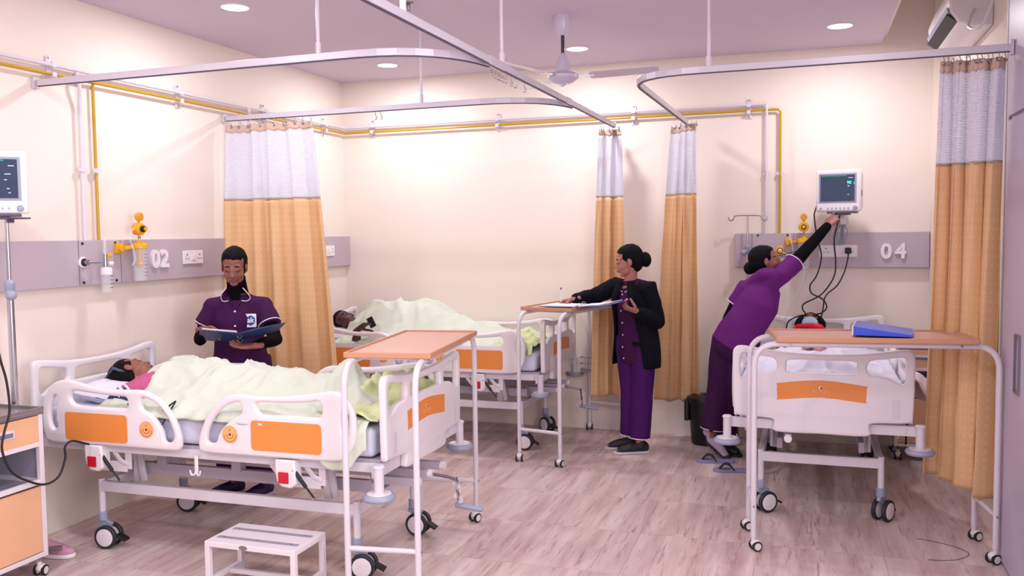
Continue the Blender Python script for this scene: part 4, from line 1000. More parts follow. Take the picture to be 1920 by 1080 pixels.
# ---- nurse leaning over the bed numbered 04, reaching for the monitor
o3 = V((3.48, -.62, 0)); f3 = unit((.42, .90, 0)); l3 = V((-.90, .42, 0))
n3 = thing('person', 'person in violet tunic leaning over the right bed, arm stretched up to the monitor', 'person', o3, 0)
J3 = rel(dict(F=f3, pelvis=(3.525, -.67, .88), chest=(3.665, -.665, 1.125), neck=(3.725, -.62, 1.315), head=(3.715, -.585, 1.425), hF=unit((.93, .12, .22)), hU=(-.25, .05, 1),
     shL=(3.575, -.62, 1.235), shR=(3.83, -.70, 1.33), elL=(3.455, -.60, 1.0), elR=(3.985, -.56, 1.50), wrL=(3.60, -.42, .95), wrR=(4.135, -.40, 1.675),
     handR=dict(d=(.60, .40, .68), n=(.2, .75, -.55), curl=(.3, .4, .3), point=(1.1, 1.3, .7), thumb=(.5, .5, .5), k=.92), handL=dict(d=(.3, .8, -.5), n=(.3, 0, -.9)),
     hipL=V((3.515, -.66, .86))+l3*.08, hipR=V((3.515, -.66, .86))-l3*.08, knL=(3.385, -.62, .48), knR=(3.47, -.58, .47), anL=(3.335, -.64, .145), anR=(3.42, -.50, .09), toeL=(3.45, -.72, .025), toeR=(3.50, -.60, .03)), o3)
b3, h3 = body_mesh(J3, SKIN1, 'body', n3)
face(b3, h3, n3, 'open')
hair(h3, n3, bun=((0, -.125, -.025), (.042, .04, .045)))
tu3 = tunic(J3, PURPLE3, n3, [(-.18, .172, .135), (0, .168, .13), (.3, .148, .118), (.6, .155, .118), (.82, .135, .095), (.93, .075, .066)], .55, (.076, .066))
pants(J3, PURPLE, n3, .86, waist=.155, rad=(.098, .095, .085, .085))
for s in 'LR': arm_sleeve(J3, s, KNIT, n3, .35, .94, (.052, .045, .034))
def foot3():
    SOCK = mat('grey_sock', (176, 156, 178), .9)
    s = MB().sweep([J3['anL']+V((-.02, .0, .03)), J3['anL']+V((.0, 0, -.03)), lerp(J3['anL'], J3['toeL'], .6), J3['toeL']], [.038, .036, (.036, .03), (.032, .018)], 14, up=(0, 0, 1), round_=True).build('sock', SOCK, n3, remesh=.005, iters=3)
    d = (J3['toeL']-J3['anL']).normalized()
    MB().sweep([J3['anL']+V((-.035, 0, .005)), J3['anL']+V((-.02, 0, -.045)), lerp(J3['anL'], J3['toeL'], .55)+V((-.012, 0, -.03)), J3['toeL']+V((0, 0, -.008)), J3['toeL']+V((.03, -.02, -.006))], [(.03, .012), (.036, .012), (.04, .012), (.036, .016), (.02, .01)], 12, up=(0, 0, 1), round_=True).build('slip_on_shoe', SHOE, s, remesh=.005, iters=2)
foot3(); shoe(n3, J3['anR'], J3['toeR'], SHOE, mat('dark_sole', (30, 28, 36), .7))

# ------------------------------------------------------------------ pillows, patients, blankets
def pillow(c, size, rz, label, mt, tilt=0):
    mb = MB(); nx, ny = 18, 18; vs = []; fs = []
    for sgn in (1, -1):
        b = len(vs)
        for i in range(nx+1):
            for j in range(ny+1):
                u, v = i/nx*2-1, j/ny*2-1; e = max(0, (1-abs(u)**3.2))*max(0, (1-abs(v)**3.2)); pinch = 1-.10*(abs(u)*abs(v))**2
                vs.append(V((u*size[0]/2*(1-.05*v*v), v*size[1]/2*(1-.05*u*u), sgn*size[2]/2*e**.45+.006*noise.noise(V((u*3, v*3, sgn))))))
        fs += [tuple((b+i*(ny+1)+j, b+(i+1)*(ny+1)+j, b+(i+1)*(ny+1)+j+1, b+i*(ny+1)+j+1)[::sgn]) for i in range(nx) for j in range(ny)]
    mb.add([Matrix.Rotation(tilt, 3, 'Y') @ v for v in vs], fs); o = mb.build('pillow', mt, angle=0)
    o.location = c; o.rotation_euler = (0, 0, rz); tag(o, label, 'pillow'); return o
pillow((.40, -3.17, .80), (.36, .60, .12), 0, 'white pillow under the head of the patient in pink', WSHEET, radians(6))
pillow((.36, -.55, .81), (.34, .56, .13), 0, 'white pillow under the patient on the far bed', WSHEET, radians(6))
pillow((4.05, -.33, .80), (.36, .58, .12), -pi/2, 'white pillow on the bed numbered 04', WSHEET, radians(8))

def interp(prof, x):
    if x <= prof[0][0]: return prof[0][1]
    for (a, b), (c, d) in zip(prof, prof[1:]):
        if x <= c:
            t = (x-a)/(c-a); t = t*t*(3-2*t); return b+(d-b)*t
    return prof[-1][1]
def blanket(label, M, x0, x1, prof, yc, wd, drop, mt, folds, seed, base=.772, edge=.435, extra=None, far=.1, name='blanket'):
    """M: bed frame; prof: crest height along the bed; drop(x): cloth hanging down the near side"""
    NX, NY = 120, 90; mb = MB()
    for i in range(NX+1):
        x = x0+(x1-x0)*i/NX; dn = interp(drop, x); top = interp(prof, x); ww = interp(wd, x); yy = yc(x) if callable(yc) else yc
        tot = dn+2*edge+far
        for j in range(NY+1):
            s = -edge-dn+tot*j/NY       # arc coordinate
            if s < -edge: y = -edge-.012-.015*abs(s+edge); z = base-.01-(-edge-s); hang = 1
            elif s > edge: y = edge+.012; z = base-.01-(s-edge); hang = 1
            else: y = s; hang = 0; z = base
            k = abs((y-yy)/ww); z += (top-base)*math.exp(-k**2.6) if not hang else 0
            n1_ = noise.noise(V((x*folds[0]+y*2.2, y*folds[1]+x*1.2, seed)));  n2_ = noise.noise(V((x*folds[0]*2.7-y*3, y*folds[1]*2+x*3, seed+5)))
            rd = 1-abs(noise.noise(V((x*4.2+y*3.5, y*4.5-x*2.1, seed+8))))*2
            a = folds[2]
            rd2 = 1-abs(noise.noise(V((x*7.1-y*5.2+3, y*6.5+x*4.1, seed+18))))*2
            r1 = (1-abs(noise.noise(V((x*3.4+y*4.6, y*2.2-x*2.6, seed+8)))))**7; r2 = (1-abs(noise.noise(V((x*7.5-y*5.5+3, y*6+x*3, seed+18)))))**8
            dz = a*(.6*n1_+.25*n2_)+a*1.15*r1+a*.5*r2
            if hang: y -= a*1.2*(n1_+.5*n2_)+.01; z += .0
            else: z = max(z+dz*(.5+.5*math.exp(-k)), base-.004)
            x_ = x+.012*noise.noise(V((y*5, 3, seed)))*(1 if i in (0, NX) else .3)+(.05*noise.noise(V((y*3.1, 7, seed))) if i > NX-3 or i < 3 else 0)
            p = V((x_, y, z))
            if extra: p = extra(p, x, s)
            mb.v.append(tuple(p))
    mb.f = [(i*(NY+1)+j, (i+1)*(NY+1)+j, (i+1)*(NY+1)+j+1, i*(NY+1)+j+1) for i in range(NX) for j in range(NY)]
    o = mb.build(name, mt, angle=0, solid=.006); o.location = M[0]; o.rotation_euler = (0, 0, M[1]); tag(o, label, 'blanket'); return o
def patient(label, o, J, skin, garment, secs, sl=None, voxel=.005, extra_hair=None, sleeve_t='R', hairm=None):
    t = thing('person', label, 'person', o, 0); J = rel(J, V(o)); b, h = body_mesh(J, skin, 'body', t, voxel); face(b, h, t, J.get('eyes', 'down'))
    hair(h, t, extra=extra_hair, mt=hairm)
    mb = MB(); P, C, N_ = J['pelvis'], J['chest'], J['neck']
    mb.sweep([P, lerp(P, C, .5), C, lerp(C, N_, .6), lerp(C, N_, .95)], [(.14, .09), (.13, .088), (.145, .09), (.125, .08), (.07, .062)], 20, up=J['up'])
    for s in 'LR': mb.sweep([lerp(C, N_, .55), J['sh'+s], lerp(J['sh'+s], J['el'+s], .6)], [.07, .066, .058], 16, round_=True)
    mb.build('shirt', garment, t, remesh=.008, iters=3, wrinkle=(.006, 14))
    return t, J, h
STRIPE = mat('pink_shirt', (180, 84, 126), .85, noise_amt=.25, noise_scale=40)
STRD = mat('striped_cuff_dark', (54, 50, 86), .85)
p1, K1, hh1 = patient('patient with black hair and pink sleeve lying on the near bed', (.80, -3.16, .80), dict(F=(0, 0, 1), up=(0, 0, 1), lying=1, bw=.85, pelvis=(1.15, -3.15, .83), chest=(.80, -3.15, .835), neck=(.60, -3.16, .875),
    head=(.405, -3.185, .882), hF=unit((.22, .72, .66)), hU=(-.95, .05, .30), shR=(.655, -3.30, .86), shL=(.66, -3.01, .86), elR=(.56, -3.475, .80), elL=(.80, -2.92, .82), wrR=(.76, -3.44, .775), wrL=(1.0, -2.95, .80),
    hipL=(1.2, -3.06, .81), hipR=(1.2, -3.24, .81), knL=(1.50, -3.09, .80), knR=(1.50, -3.20, .80), anL=(1.74, -3.10, .80), anR=(1.74, -3.18, .80), toeL=(1.765, -3.11, .91), toeR=(1.765, -3.18, .91)), SKIN1, STRIPE, None,
    extra_hair=lambda mb: mb.ell((-.505, .01, .045), (.05, .07, .045)))
MB().sweep([lerp(K1['shR'], K1['elR'], .15), lerp(K1['shR'], K1['elR'], .65)], [.068, .058], 18, round_=True).build('sleeve', STRIPE, p1, remesh=.007, iters=3, wrinkle=(.006, 18))
sv = MB().sweep([lerp(K1['shR'], K1['elR'], .6), K1['elR'], lerp(K1['elR'], K1['wrR'], .6)], [.056, .052, .044], 18, round_=True).build('cuff_sleeve', STRD, p1, remesh=.007, iters=3, wrinkle=(.004, 18))
for k, mt_ in ((.72, PIPING), (.86, PINKSHEET), (1.0, PIPING)):
    c = lerp(K1['shR'], K1['elR'], k); d = (K1['elR']-K1['shR']).normalized(); x = d.cross(V((0, 0, 1))).normalized(); y = d.cross(x)
    MB().sweep([c+(x*cos(a*pi/10)+y*sin(a*pi/10))*.055 for a in range(20)], .006, 6, closed=True).build('stripe', mt_, sv)
MB().sweep([hh1.p(.06, -.03, -.02), hh1.p(.09, -.05, .05), hh1.p(.02, -.09, .10), hh1.p(-.07, -.06, .06)], [.006, .010, .010, .006], 8).build('headband', mat('blue_grey_band', (60, 66, 92), .6), p1)

blanket('pale green sheet covering the patient on the near bed', ((*B1, 0), radians(.5)), -.62, .93,
        [(-.62, .885), (-.52, .945), (-.40, .945), (-.2, .935), (.0, .93), (.30, .905), (.44, .885), (.53, .90), (.60, .97), (.635, .975), (.70, .90), (.80, .84), (.93, .80)], lambda x: .0-.02*sin(x*4),
        [(-.6, .25), (0, .27), (.4, .30), (.55, .16), (.65, .13), (.8, .25)], [(-.62, .05), (-.3, .015), (.3, .01), (.52, .02), (.62, .09), (.76, .21), (.84, .20), (.93, .10)], GREEN, (5, 4, .034), 3)
blanket('yellow-green sheet crumpled at the foot of the near bed', ((*B1, 0), radians(.5)), .66, .975, [(.66, .80), (.74, .87), (.82, .85), (.90, .875), (.975, .80)], lambda x: .10,
        [(.6, .26), (1, .24)], [(.66, .0), (.975, .0)], GREEN2, (9, 6, .05), 12, base=.785, edge=.43, name='folded_sheet', far=.02)

SKD = SKIN3
p2, K2, hh2 = patient('patient lying on one side on the far bed, hand raised with a black phone', (.70, -.55, .85), dict(F=unit((0, -.85, .5)), up=unit((0, -.85, .5)), lying=1, bw=.8, pelvis=(1.05, -.50, .87), chest=(.72, -.50, .875), neck=(.51, -.56, .885),
    head=(.330, -.62, .925), hF=unit((.22, -.80, .42)), hU=(-.85, -.05, .38), shR=(.60, -.66, .84), shL=(.64, -.50, .965), elR=(.578, -.905, .79), elL=(.84, -.56, .91), wrR=(.602, -.915, .892), wrL=(.92, -.58, .86),
    handR=dict(d=(.80, -.10, .50), n=(.4, -.25, -.8), curl=(.25, .4, .35), thumb=(.7, .3, .6), k=1.05, spread=.12),
    hipL=(1.12, -.50, .90), hipR=(1.12, -.50, .83), knL=(1.45, -.53, .83), knR=(1.45, -.50, .80), anL=(1.74, -.50, .785), anR=(1.74, -.47, .78), toeL=(1.82, -.53, .78), toeR=(1.82, -.51, .775)), SKD, GREEN, None)
t = thing('phone', 'black phone held up in the hand of the patient on the far bed', 'phone', (.735, -.935, .955))
R = Matrix.Rotation(radians(-28), 3, 'Y')
MB().box((0, 0, 0), (.055, .010, .085), R).build('case', BLACK, t, smooth=False, bevel=.004)
MB().box(R @ V((0, -.0055, 0)), (.046, .001, .070), R).build('screen', mat('phone_glass', (30, 34, 60), .15), t, smooth=False)
blanket('pale green sheet over the patient on the far bed', ((*B2, 0), 0), -.73, .86,
        [(-.73, .93), (-.62, 1.02), (-.52, 1.07), (-.15, 1.065), (-.03, 1.05), (.19, .965), (.38, .90), (.60, .835), (.72, .84), (.86, .80)], lambda x: -.03+.06*max(0, x+.7),
        [(-.74, .24), (-.3, .28), (.1, .22), (.5, .2)], [(-.74, .0), (-.3, .02), (.4, .02), (.6, .05), (.75, .12), (.86, .06)], GREEN, (5, 4, .038), 31)
blanket('yellow-green sheet bunched behind the foot rail of the far bed', ((*B2, 0), 0), .66, .95, [(.66, .80), (.74, .86), (.82, .83), (.95, .80)], lambda x: -.12, [(.6, .26), (1, .24)], [(.66, .03), (.95, .03)], GREEN2, (9, 6, .045), 44, base=.785, name='folded_sheet', far=.02)

# patient on the bed numbered 04
REDC = mat('red_scarf', (214, 24, 62), .8, noise_amt=.15, bump=.3)
p4, K4, hh4 = patient('patient on the right bed, only dark hair, pale blue mask and red scarf showing', (4.03, -.6, .82), dict(F=(0, 0, 1), up=(0, 0, 1), lying=1, bw=.75, pelvis=(4.05, -.98, .80), chest=(4.04, -.64, .81), neck=(4.03, -.45, .87),
    head=(4.02, -.295, .935), hF=unit((0, -.50, .80)), hU=(.05, .85, .45), shR=(4.19, -.50, .84), shL=(3.88, -.50, .84), elR=(4.24, -.78, .82), elL=(3.83, -.78, .82), wrR=(4.15, -.98, .84), wrL=(3.92, -.98, .84),
    hipL=(3.97, -1.02, .79), hipR=(4.12, -1.02, .79), knL=(3.98, -1.36, .79), knR=(4.11, -1.36, .79), anL=(3.99, -1.64, .79), anR=(4.10, -1.64, .79), toeL=(3.98, -1.68, .845), toeR=(4.11, -1.68, .845)), SKIN1, REDC, None, extra_hair=lambda mb: mb.ell((-.01, .335, .120), (.112, .075, .082)))
T_ = bvh([c for c in p4.children if c.name.startswith('body')][0])
MB().ell(hh4.p(0, .062, -.045), (.056, .05, .045), hh4.M3, 18, 12).build('face_mask', mat('pale_blue_mask', (176, 206, 232), .8), p4)
MB().sweep(catmull([hh4.p(*q) for q in ((.105, -.06, -.02), (.10, .02, -.075), (.05, .07, -.10), (-.05, .07, -.10), (-.12, .02, -.09), (-.15, -.05, -.04))], 5), .022, 12, round_=True).build('scarf', REDC, p4, remesh=.007, iters=3, wrinkle=(.010, 24))
blanket('white sheet covering the patient on the bed numbered 04', ((*B4, 0), -pi/2), -.60, .93, [(-.6, .88), (-.4, .905), (0, .89), (.3, .87), (.55, .875), (.62, .895), (.75, .83), (.93, .79)], 0.0,
        [(-.6, .26), (.5, .24)], [(-.6, .03), (.93, .05)], WSHEET, (4, 4, .022), 51, far=.06)
sc = MB(); NX = 30; NY = 22
for i in range(NX+1):
    for j in range(NY+1):
        a, b = i/NX, j/NY; pk = max(0, 1-1.5*abs(a-.6)); x = .28+.46*a
        y = .455+.045*min(1, b*4)+.20*b*pk+.012*sin(a*15)*b; z = .80+.02*sin(min(1, b*3)*pi)-.05*b-.10*b*b-.03*sin(a*pi*2.5)*b
        sc.v.append((x, y, z))
sc.f = [(i*(NY+1)+j, (i+1)*(NY+1)+j, (i+1)*(NY+1)+j+1, i*(NY+1)+j+1) for i in range(NX) for j in range(NY)]
o = sc.build('draped_cloth', PINKSHEET, angle=0, solid=.012, sub=1); o.location = (B4[0], B4[1], 0); o.rotation_euler = (0, 0, -pi/2); tag(o, 'pinkish white cloth corner sticking out past the right rail of bed 04', 'cloth')
mb = MB()
for k in range(7): a = k*.9; mb.ell((.035*cos(a), .03*sin(a), .02+.012*(k % 3)), (.045, .03, .03), Matrix.Rotation(a, 3, 'Z'), 12, 8)
o = mb.build('crumpled_cloth', mat('rose_cloth', (206, 150, 160), .85, noise_amt=.2), remesh=.006, iters=2, wrinkle=(.01, 25)); o.location = (4.04, -1.22, .875); tag(o, 'small crumpled rose cloth on the white sheet of bed 04', 'cloth')

# ------------------------------------------------------------------ medical devices
def regulator(loc, rz, label, jar=True):
    t = thing('suction_regulator', label, 'suction unit', loc, rz, 'yellow suction units with jars')
    MB().lathe([(.025, -.012), (.027, .0), (.026, .012), (.021, .013)], (0, -.075, .26), (0, -1, 0)).build('gauge', YEL, t)
    MB().lathe([(.0205, .0125), (.0205, .0145)], (0, -.075, .26), (0, -1, 0)).build('gauge_dial', mat('dial_amber', (214, 150, 40), .3), t)
    b = MB().lathe([(.02, -.04), (.036, -.03), (.038, .0), (.038, .012), (.032, .02)], (0, -.075, .185), (0, -1, 0)).cyl((0, -.07, .21), (0, -.07, .245), .008).build('body', YEL, t)
    MB().lathe([(.019, .018), (.019, .038), (.017, .042)], (0, -.075, .185), (0, -1, 0)).build('knob', BLACK, b); MB().lathe([(.012, .042), (.012, .052)], (0, -.075, .185), (0, -1, 0)).build('knob_cap', YEL, b)
    MB().cyl((0, -.07, .155), (0, -.07, .105), .006).ell((0, -.07, .135), .011).build('stem', CHROME, t)
    MB().lathe([(.008, .118), (.018, .112), (.02, .10), (.045, .098), (.048, .09), (.048, .068), (.043, .066)], (0, -.07, 0)).build('jar_lid', YEL, t)
    MB().lathe([(.012, .066), (.014, -.02), (.02, -.028), (.018, -.04), (.006, -.044)], (0, -.07, 0)).build('float_tube', YEL, t)
    MB().lathe([(.043, .068), (.041, -.12), (.036, -.13), (.0, -.132)], (0, -.07, 0)).build('jar', GLASSP, t)
    mb = MB()
    for k in range(7): mb.bar((-.012, -.1125, -.10+k*.022), (.018, -.1115, -.10+k*.022), .001, .002)
    mb.build('scale_marks', BLACK, t, smooth=False)
    MB().cyl((-.11, -.02, .07), (-.11, -.045, .07), .022, 18).box((-.11, -.012, .07), (.05, .024, .06)).bar((-.10, -.04, .07), (-.03, -.06, .08), .03, .02).build('wall_bracket', YEL, t, bevel=.002)
    MB().sweep(catmull([(-.03, -.075, .185), (-.075, -.085, .18), (-.10, -.09, .13), (-.085, -.10, .06), (-.075, -.10, .0), (-.09, -.09, -.035)], 5), .0048, 8).build('tube', GLASSP, t)
    return t
regulator((.05, -2.765, 1.512), pi/2, 'yellow suction unit with clear jar left of the number 02')
regulator((3.967, -.05, 1.482), 0, 'yellow suction unit on the back wall, behind the outstretched arm')
t = thing('oxygen_flowmeter', 'chrome flowmeter with small clear water bottle on the left panel', 'flowmeter', (.05, -3.148, 1.507), pi/2)
MB().lathe([(.032, 0), (.032, .008), (.028, .012), (.022, .012)], (0, 0, 0), (0, -1, 0)).build('outlet', SIGN, t); MB().lathe([(.023, .010), (.023, .018), (.014, .022)], (0, 0, 0), (0, -1, 0)).build('outlet_ring', BLACK, t)
MB().cyl((.0, -.02, 0), (.0, -.045, 0), .014).cyl((0, -.04, 0), (.10, -.07, -.005), .008).cyl((.10, -.07, -.03), (.10, -.07, .045), .012).build('valve_body', CHROME, t)
MB().cyl((.10, -.07, .14), (.10, -.07, .03), .009, 14).build('flow_tube', GLASSP, t)
MB().lathe([(.013, 0), (.013, .014), (.008, .018)], (.115, -.085, .035), (.3, -1, .2)).build('yellow_knob', YEL, t); MB().lathe([(.012, 0), (.012, .018), (.008, .02)], (.12, -.085, -.01), (.3, -1, 0)).build('white_knob', SIGN, t)
bt = MB().lathe([(.03, -.045), (.031, -.06), (.030, -.17), (.025, -.178), (0, -.178)], (.105, -.07, 0)).build('bottle', GLASSP, t)
MB().lathe([(.012, -.03), (.03, -.034), (.033, -.045), (.033, -.075), (.03, -.077)], (.105, -.07, 0)).build('bottle_cap', SIGN, t)
mb = MB()
for k in range(4): mb.bar((.10, -.1015, -.15+k*.022), (.125, -.0985, -.15+k*.022), .001, .003)
mb.build('scale_marks', BLACK, bt, smooth=False)
t = thing('gas_outlet', 'round yellow-ringed outlet on the right panel beside the leaning person', 'outlet', (3.794, -.05, 1.486), 0)
MB().lathe([(.036, 0), (.036, .010), (.030, .014)], (0, 0, 0), (0, -1, 0)).build('ring', YEL, t); MB().lathe([(.024, .010), (.022, .018)], (0, 0, 0), (0, -1, 0)).build('ring_dark', BLACK, t); MB().lathe([(.018, .012), (.016, .03), (.008, .036)], (0, 0, 0), (0, -1, 0)).build('socket', mat('cream_plastic', (230, 215, 170), .4), t)
def cable(label, pts, r, mt, name='cable', cat='cable', group=None, n=6):
    o = MB().sweep(catmull(pts, n), r, 8, round_=True).build(name, mt); tag(o, label, cat, group); return o
TUBE = mat('tubing', (205, 205, 215), .3)
cable('thin pale tube curving from the yellow-ringed outlet down to the right bed', [(3.794, -.09, 1.486), (3.886, -.20, 1.441), (3.974, -.2, 1.369), (3.945, -.2, 1.209), (3.869, -.2, 1.047), (3.824, -.2, .93), (3.82, -.2, .80)], .003, TUBE, 'oxygen_tube', 'tube')

def monitor(loc, rz, label, show98):
    t = thing('patient_monitor', label, 'monitor', loc, rz, 'two bedside patient monitors')
    MONW = mat('monitor_shell', (232, 228, 234), .35)
    b = MB().box((0, .03, 0), (.30, .13, .295)).build('housing', MONW, t, bevel=.035); b.modifiers['bevel'].segments = 5
    MB().box((0, -.040, 0), (.312, .03, .305)).build('front_frame', MONW, t, bevel=.016).modifiers['bevel'].segments = 4
    MB().box((-.006, -.0555, .018), (.262, .004, .212)).build('bezel', PLG, t, smooth=False, bevel=.002)
    sc_ = MB().box((-.006, -.058, .018), (.235, .003, .188)).build('screen', SCREEN, t, smooth=False)
    M = lambda x, z: frame((x, -.0598, z), (1, 0, 0), (0, 0, 1))
    MB().box((-.03, -.0598, .106), (.17, .0006, .006)).build('status_bar', SCRG, sc_, smooth=False)
    if show98:
        text('reading', '98', .030, .0002, M(.075, .055), CYAN, sc_, bold=.0008); text('reading', '78', .015, .0002, M(.070, .030), SCRW, sc_)
        MB().box((.109, -.0598, .05), (.004, .0006, .016)).build('level_bar', CYAN, sc_, smooth=False)
    for x, z, w_ in ((.085, .09, .03), (.07, -.03, .012)) if show98 else ((.085, .08, .026), (.07, .04, .026), (.06, .012, .012), (.07, -.03, .012), (.075, -.05, .010)): MB().box((x, -.0598, z), (w_, .0006, .0035)).build('readout_line', SCRW, sc_, smooth=False)
    mb = MB()
    for k in range(6): mb.lathe([(.006, 0), (.006, .003), (.004, .004)], (-.07+k*.028, -.055, -.125), (0, -1, 0), 12)
    mb.lathe([(.008, 0), (.008, .003), (.006, .004)], (-.12, -.055, -.125), (0, -1, 0), 12)
    mb.build('button_row', mat('button_grey', (176, 176, 188), .5), t)
    MB().lathe([(.015, 0), (.015, .012), (.012, .016)], (.118, -.054, -.125), (0, -1, 0), 20).build('knob', PLG, t)
    MB().box((-.04, -.02, .148), (.11, .05, .014)).build('alarm_light', mat('alarm_orange', (250, 170, 130), .4, emit=(250, 150, 110), estr=.5), t, bevel=.006)
    MB().box((.152, -.01, -.02), (.006, .02, .045)).build('side_latch', mat('latch_grey', (90, 84, 104), .5), t, bevel=.002)
    MB().box((.02, .0, -.158), (.20, .12, .012)).box((.02, .0, -.169), (.10, .10, .014)).build('base_tray', mat('tray_dark', (84, 78, 100), .5), t, smooth=False, bevel=.003)
    return t
m4 = monitor((4.215, -.285, 1.925), -.22, 'patient monitor showing 98, on a bracket above the right bed', True)
t = thing('wall_bracket', 'white jointed bracket holding the monitor on the back wall', 'bracket', (4.24, -.05, 1.70))
MB().box((0, -.008+.04, -.02), (.09, .02, .22)).build('wall_plate', WPIPE, t, smooth=False, bevel=.003)
MB().cyl((0, -.06, -.05), (0, -.06, .05), .022).box((0, -.03, 0), (.05, .06, .06)).build('lower_joint', STAINLESS, t); MB().cyl((-.0, -.13, -.02), (-.0, -.13, .045), .02).box((0, -.10, .01), (.035, .10, .03)).build('arm', WPIPE, t)
CABLEG = mat('grey_cable', (150, 150, 165), .5)
for k in range(6):
    a = -.045+k*.018; cable('one of the grey leads looped in a bundle under the right monitor', [(4.235, -.17, 1.72), (4.22+a, -.175-.005*k, 1.66), (4.21+a*1.4, -.18, 1.58+.01*(k % 3)), (4.225+a*.5, -.175, 1.53), (4.24+a*.3, -.17, 1.60), (4.24, -.165, 1.71)], .0042, CABLEG, 'lead', 'cable', 'grey leads bundled under the right monitor')
cable('black cable from the left side of the right monitor down to the patient', [(4.075, -.22, 1.86), (4.045, -.28, 1.78), (4.042, -.28, 1.726), (4.062, -.28, 1.588), (4.093, -.28, 1.451), (4.064, -.28, 1.313), (4.017, -.28, 1.234), (4.028, -.28, 1.175), (4.10, -.28, 1.136), (4.134, -.28, 1.077), (4.097, -.28, 1.030), (4.02, -.29, 1.015)], .0055, BLACK)
cable('black cable from below the right monitor looping left to the bed head', [(4.22, -.28, 1.755), (4.205, -.30, 1.70), (4.18, -.3, 1.568), (4.192, -.3, 1.412), (4.179, -.3, 1.295), (4.095, -.3, 1.169), (3.977, -.3, 1.10), (3.966, -.3, 1.057), (3.985, -.3, 1.02), (3.93, -.27, 1.0), (3.86, -.24, .95), (3.84, -.22, .82)], .0055, BLACK)
cable('black mains cable from the plug in the right socket down behind the bed', [(4.285, -.085, 1.478), (4.285, -.12, 1.45), (4.275, -.16, 1.40), (4.255, -.2, 1.33), (4.208, -.2, 1.231), (4.127, -.2, 1.151), (4.109, -.2, 1.05), (4.095, -.2, .98)], .005, BLACK)
t = MB().box((0, -.02, 0), (.045, .035, .045)).build('mains_plug', BLACK, bevel=.008); t.location = (4.285, -.065, 1.485); tag(t, 'black plug in the right half of the wide socket', 'plug')
t = thing('patient_monitor_stand', 'chrome pole stand carrying the left monitor, beside the bedside cabinet', 'stand', (.25, -3.825, 0))
MB().cyl((0, 0, .06), (0, 0, 1.40), .0165, 16).build('lower_pole', CHROME, t); MB().cyl((0, 0, 1.40), (0, 0, 1.745), .0095, 14).build('upper_pole', CHROME, t)
MB().lathe([(.017, -.02), (.024, -.01), (.024, .03), (.012, .045)], (0, 0, 1.40)).build('clamp_collar', PLG, t); MB().sweep([(.01, -.02, 1.385), (.045, -.035, 1.37)], [.012, .026], 14, round_=True).build('clamp_knob', PLG, t)
MB().box((0, 0, 1.748), (.16, .14, .008)).box((.05, -.02, 1.735), (.02, .02, .02)).box((-.05, -.02, 1.735), (.02, .02, .02)).build('top_tray', mat('tray_dark', (84, 78, 100), .5), t, smooth=False)
for k in range(4):
    a = pi/4+k*pi/2; q = V((.2*cos(a), .16*sin(a), .055)); MB().bar((0, 0, .07), q+V((0, 0, .01)), .03, .02).build('foot', STAINLESS, t, smooth=False)
monitor((.235, -3.885, 1.92), radians(46), 'patient monitor on the pole stand, cut by the left edge of the photo', False)
t = thing('iv_pole', 'chrome drip pole with a two-hook top, behind the leaning person', 'drip pole', (3.555, -.10, 0))
MB().cyl((0, 0, .60), (0, 0, 1.50), .012, 14).build('lower_pole', CHROME, t); MB().cyl((0, 0, 1.50), (0, 0, 1.755), .007, 12).build('upper_pole', CHROME, t)
MB().sweep(catmull([(-.145, 0, 1.752), (-.140, 0, 1.728), (-.122, 0, 1.722), (-.105, 0, 1.738), (-.09, 0, 1.758), (0, 0, 1.760), (.09, 0, 1.756), (.105, 0, 1.734), (.122, 0, 1.718), (.138, 0, 1.724), (.143, 0, 1.748)], 4), .0045, 8, round_=True).build('hook_bar', CHROME, t)
MB().lathe([(.013, -.03), (.022, -.015), (.022, .02), (.009, .035)], (0, 0, 1.50)).build('clamp_collar', PLG, t); MB().sweep([(-.01, -.015, 1.485), (-.03, -.025, 1.475)], [.012, .022], 14, round_=True).build('clamp_knob', PLG, t)

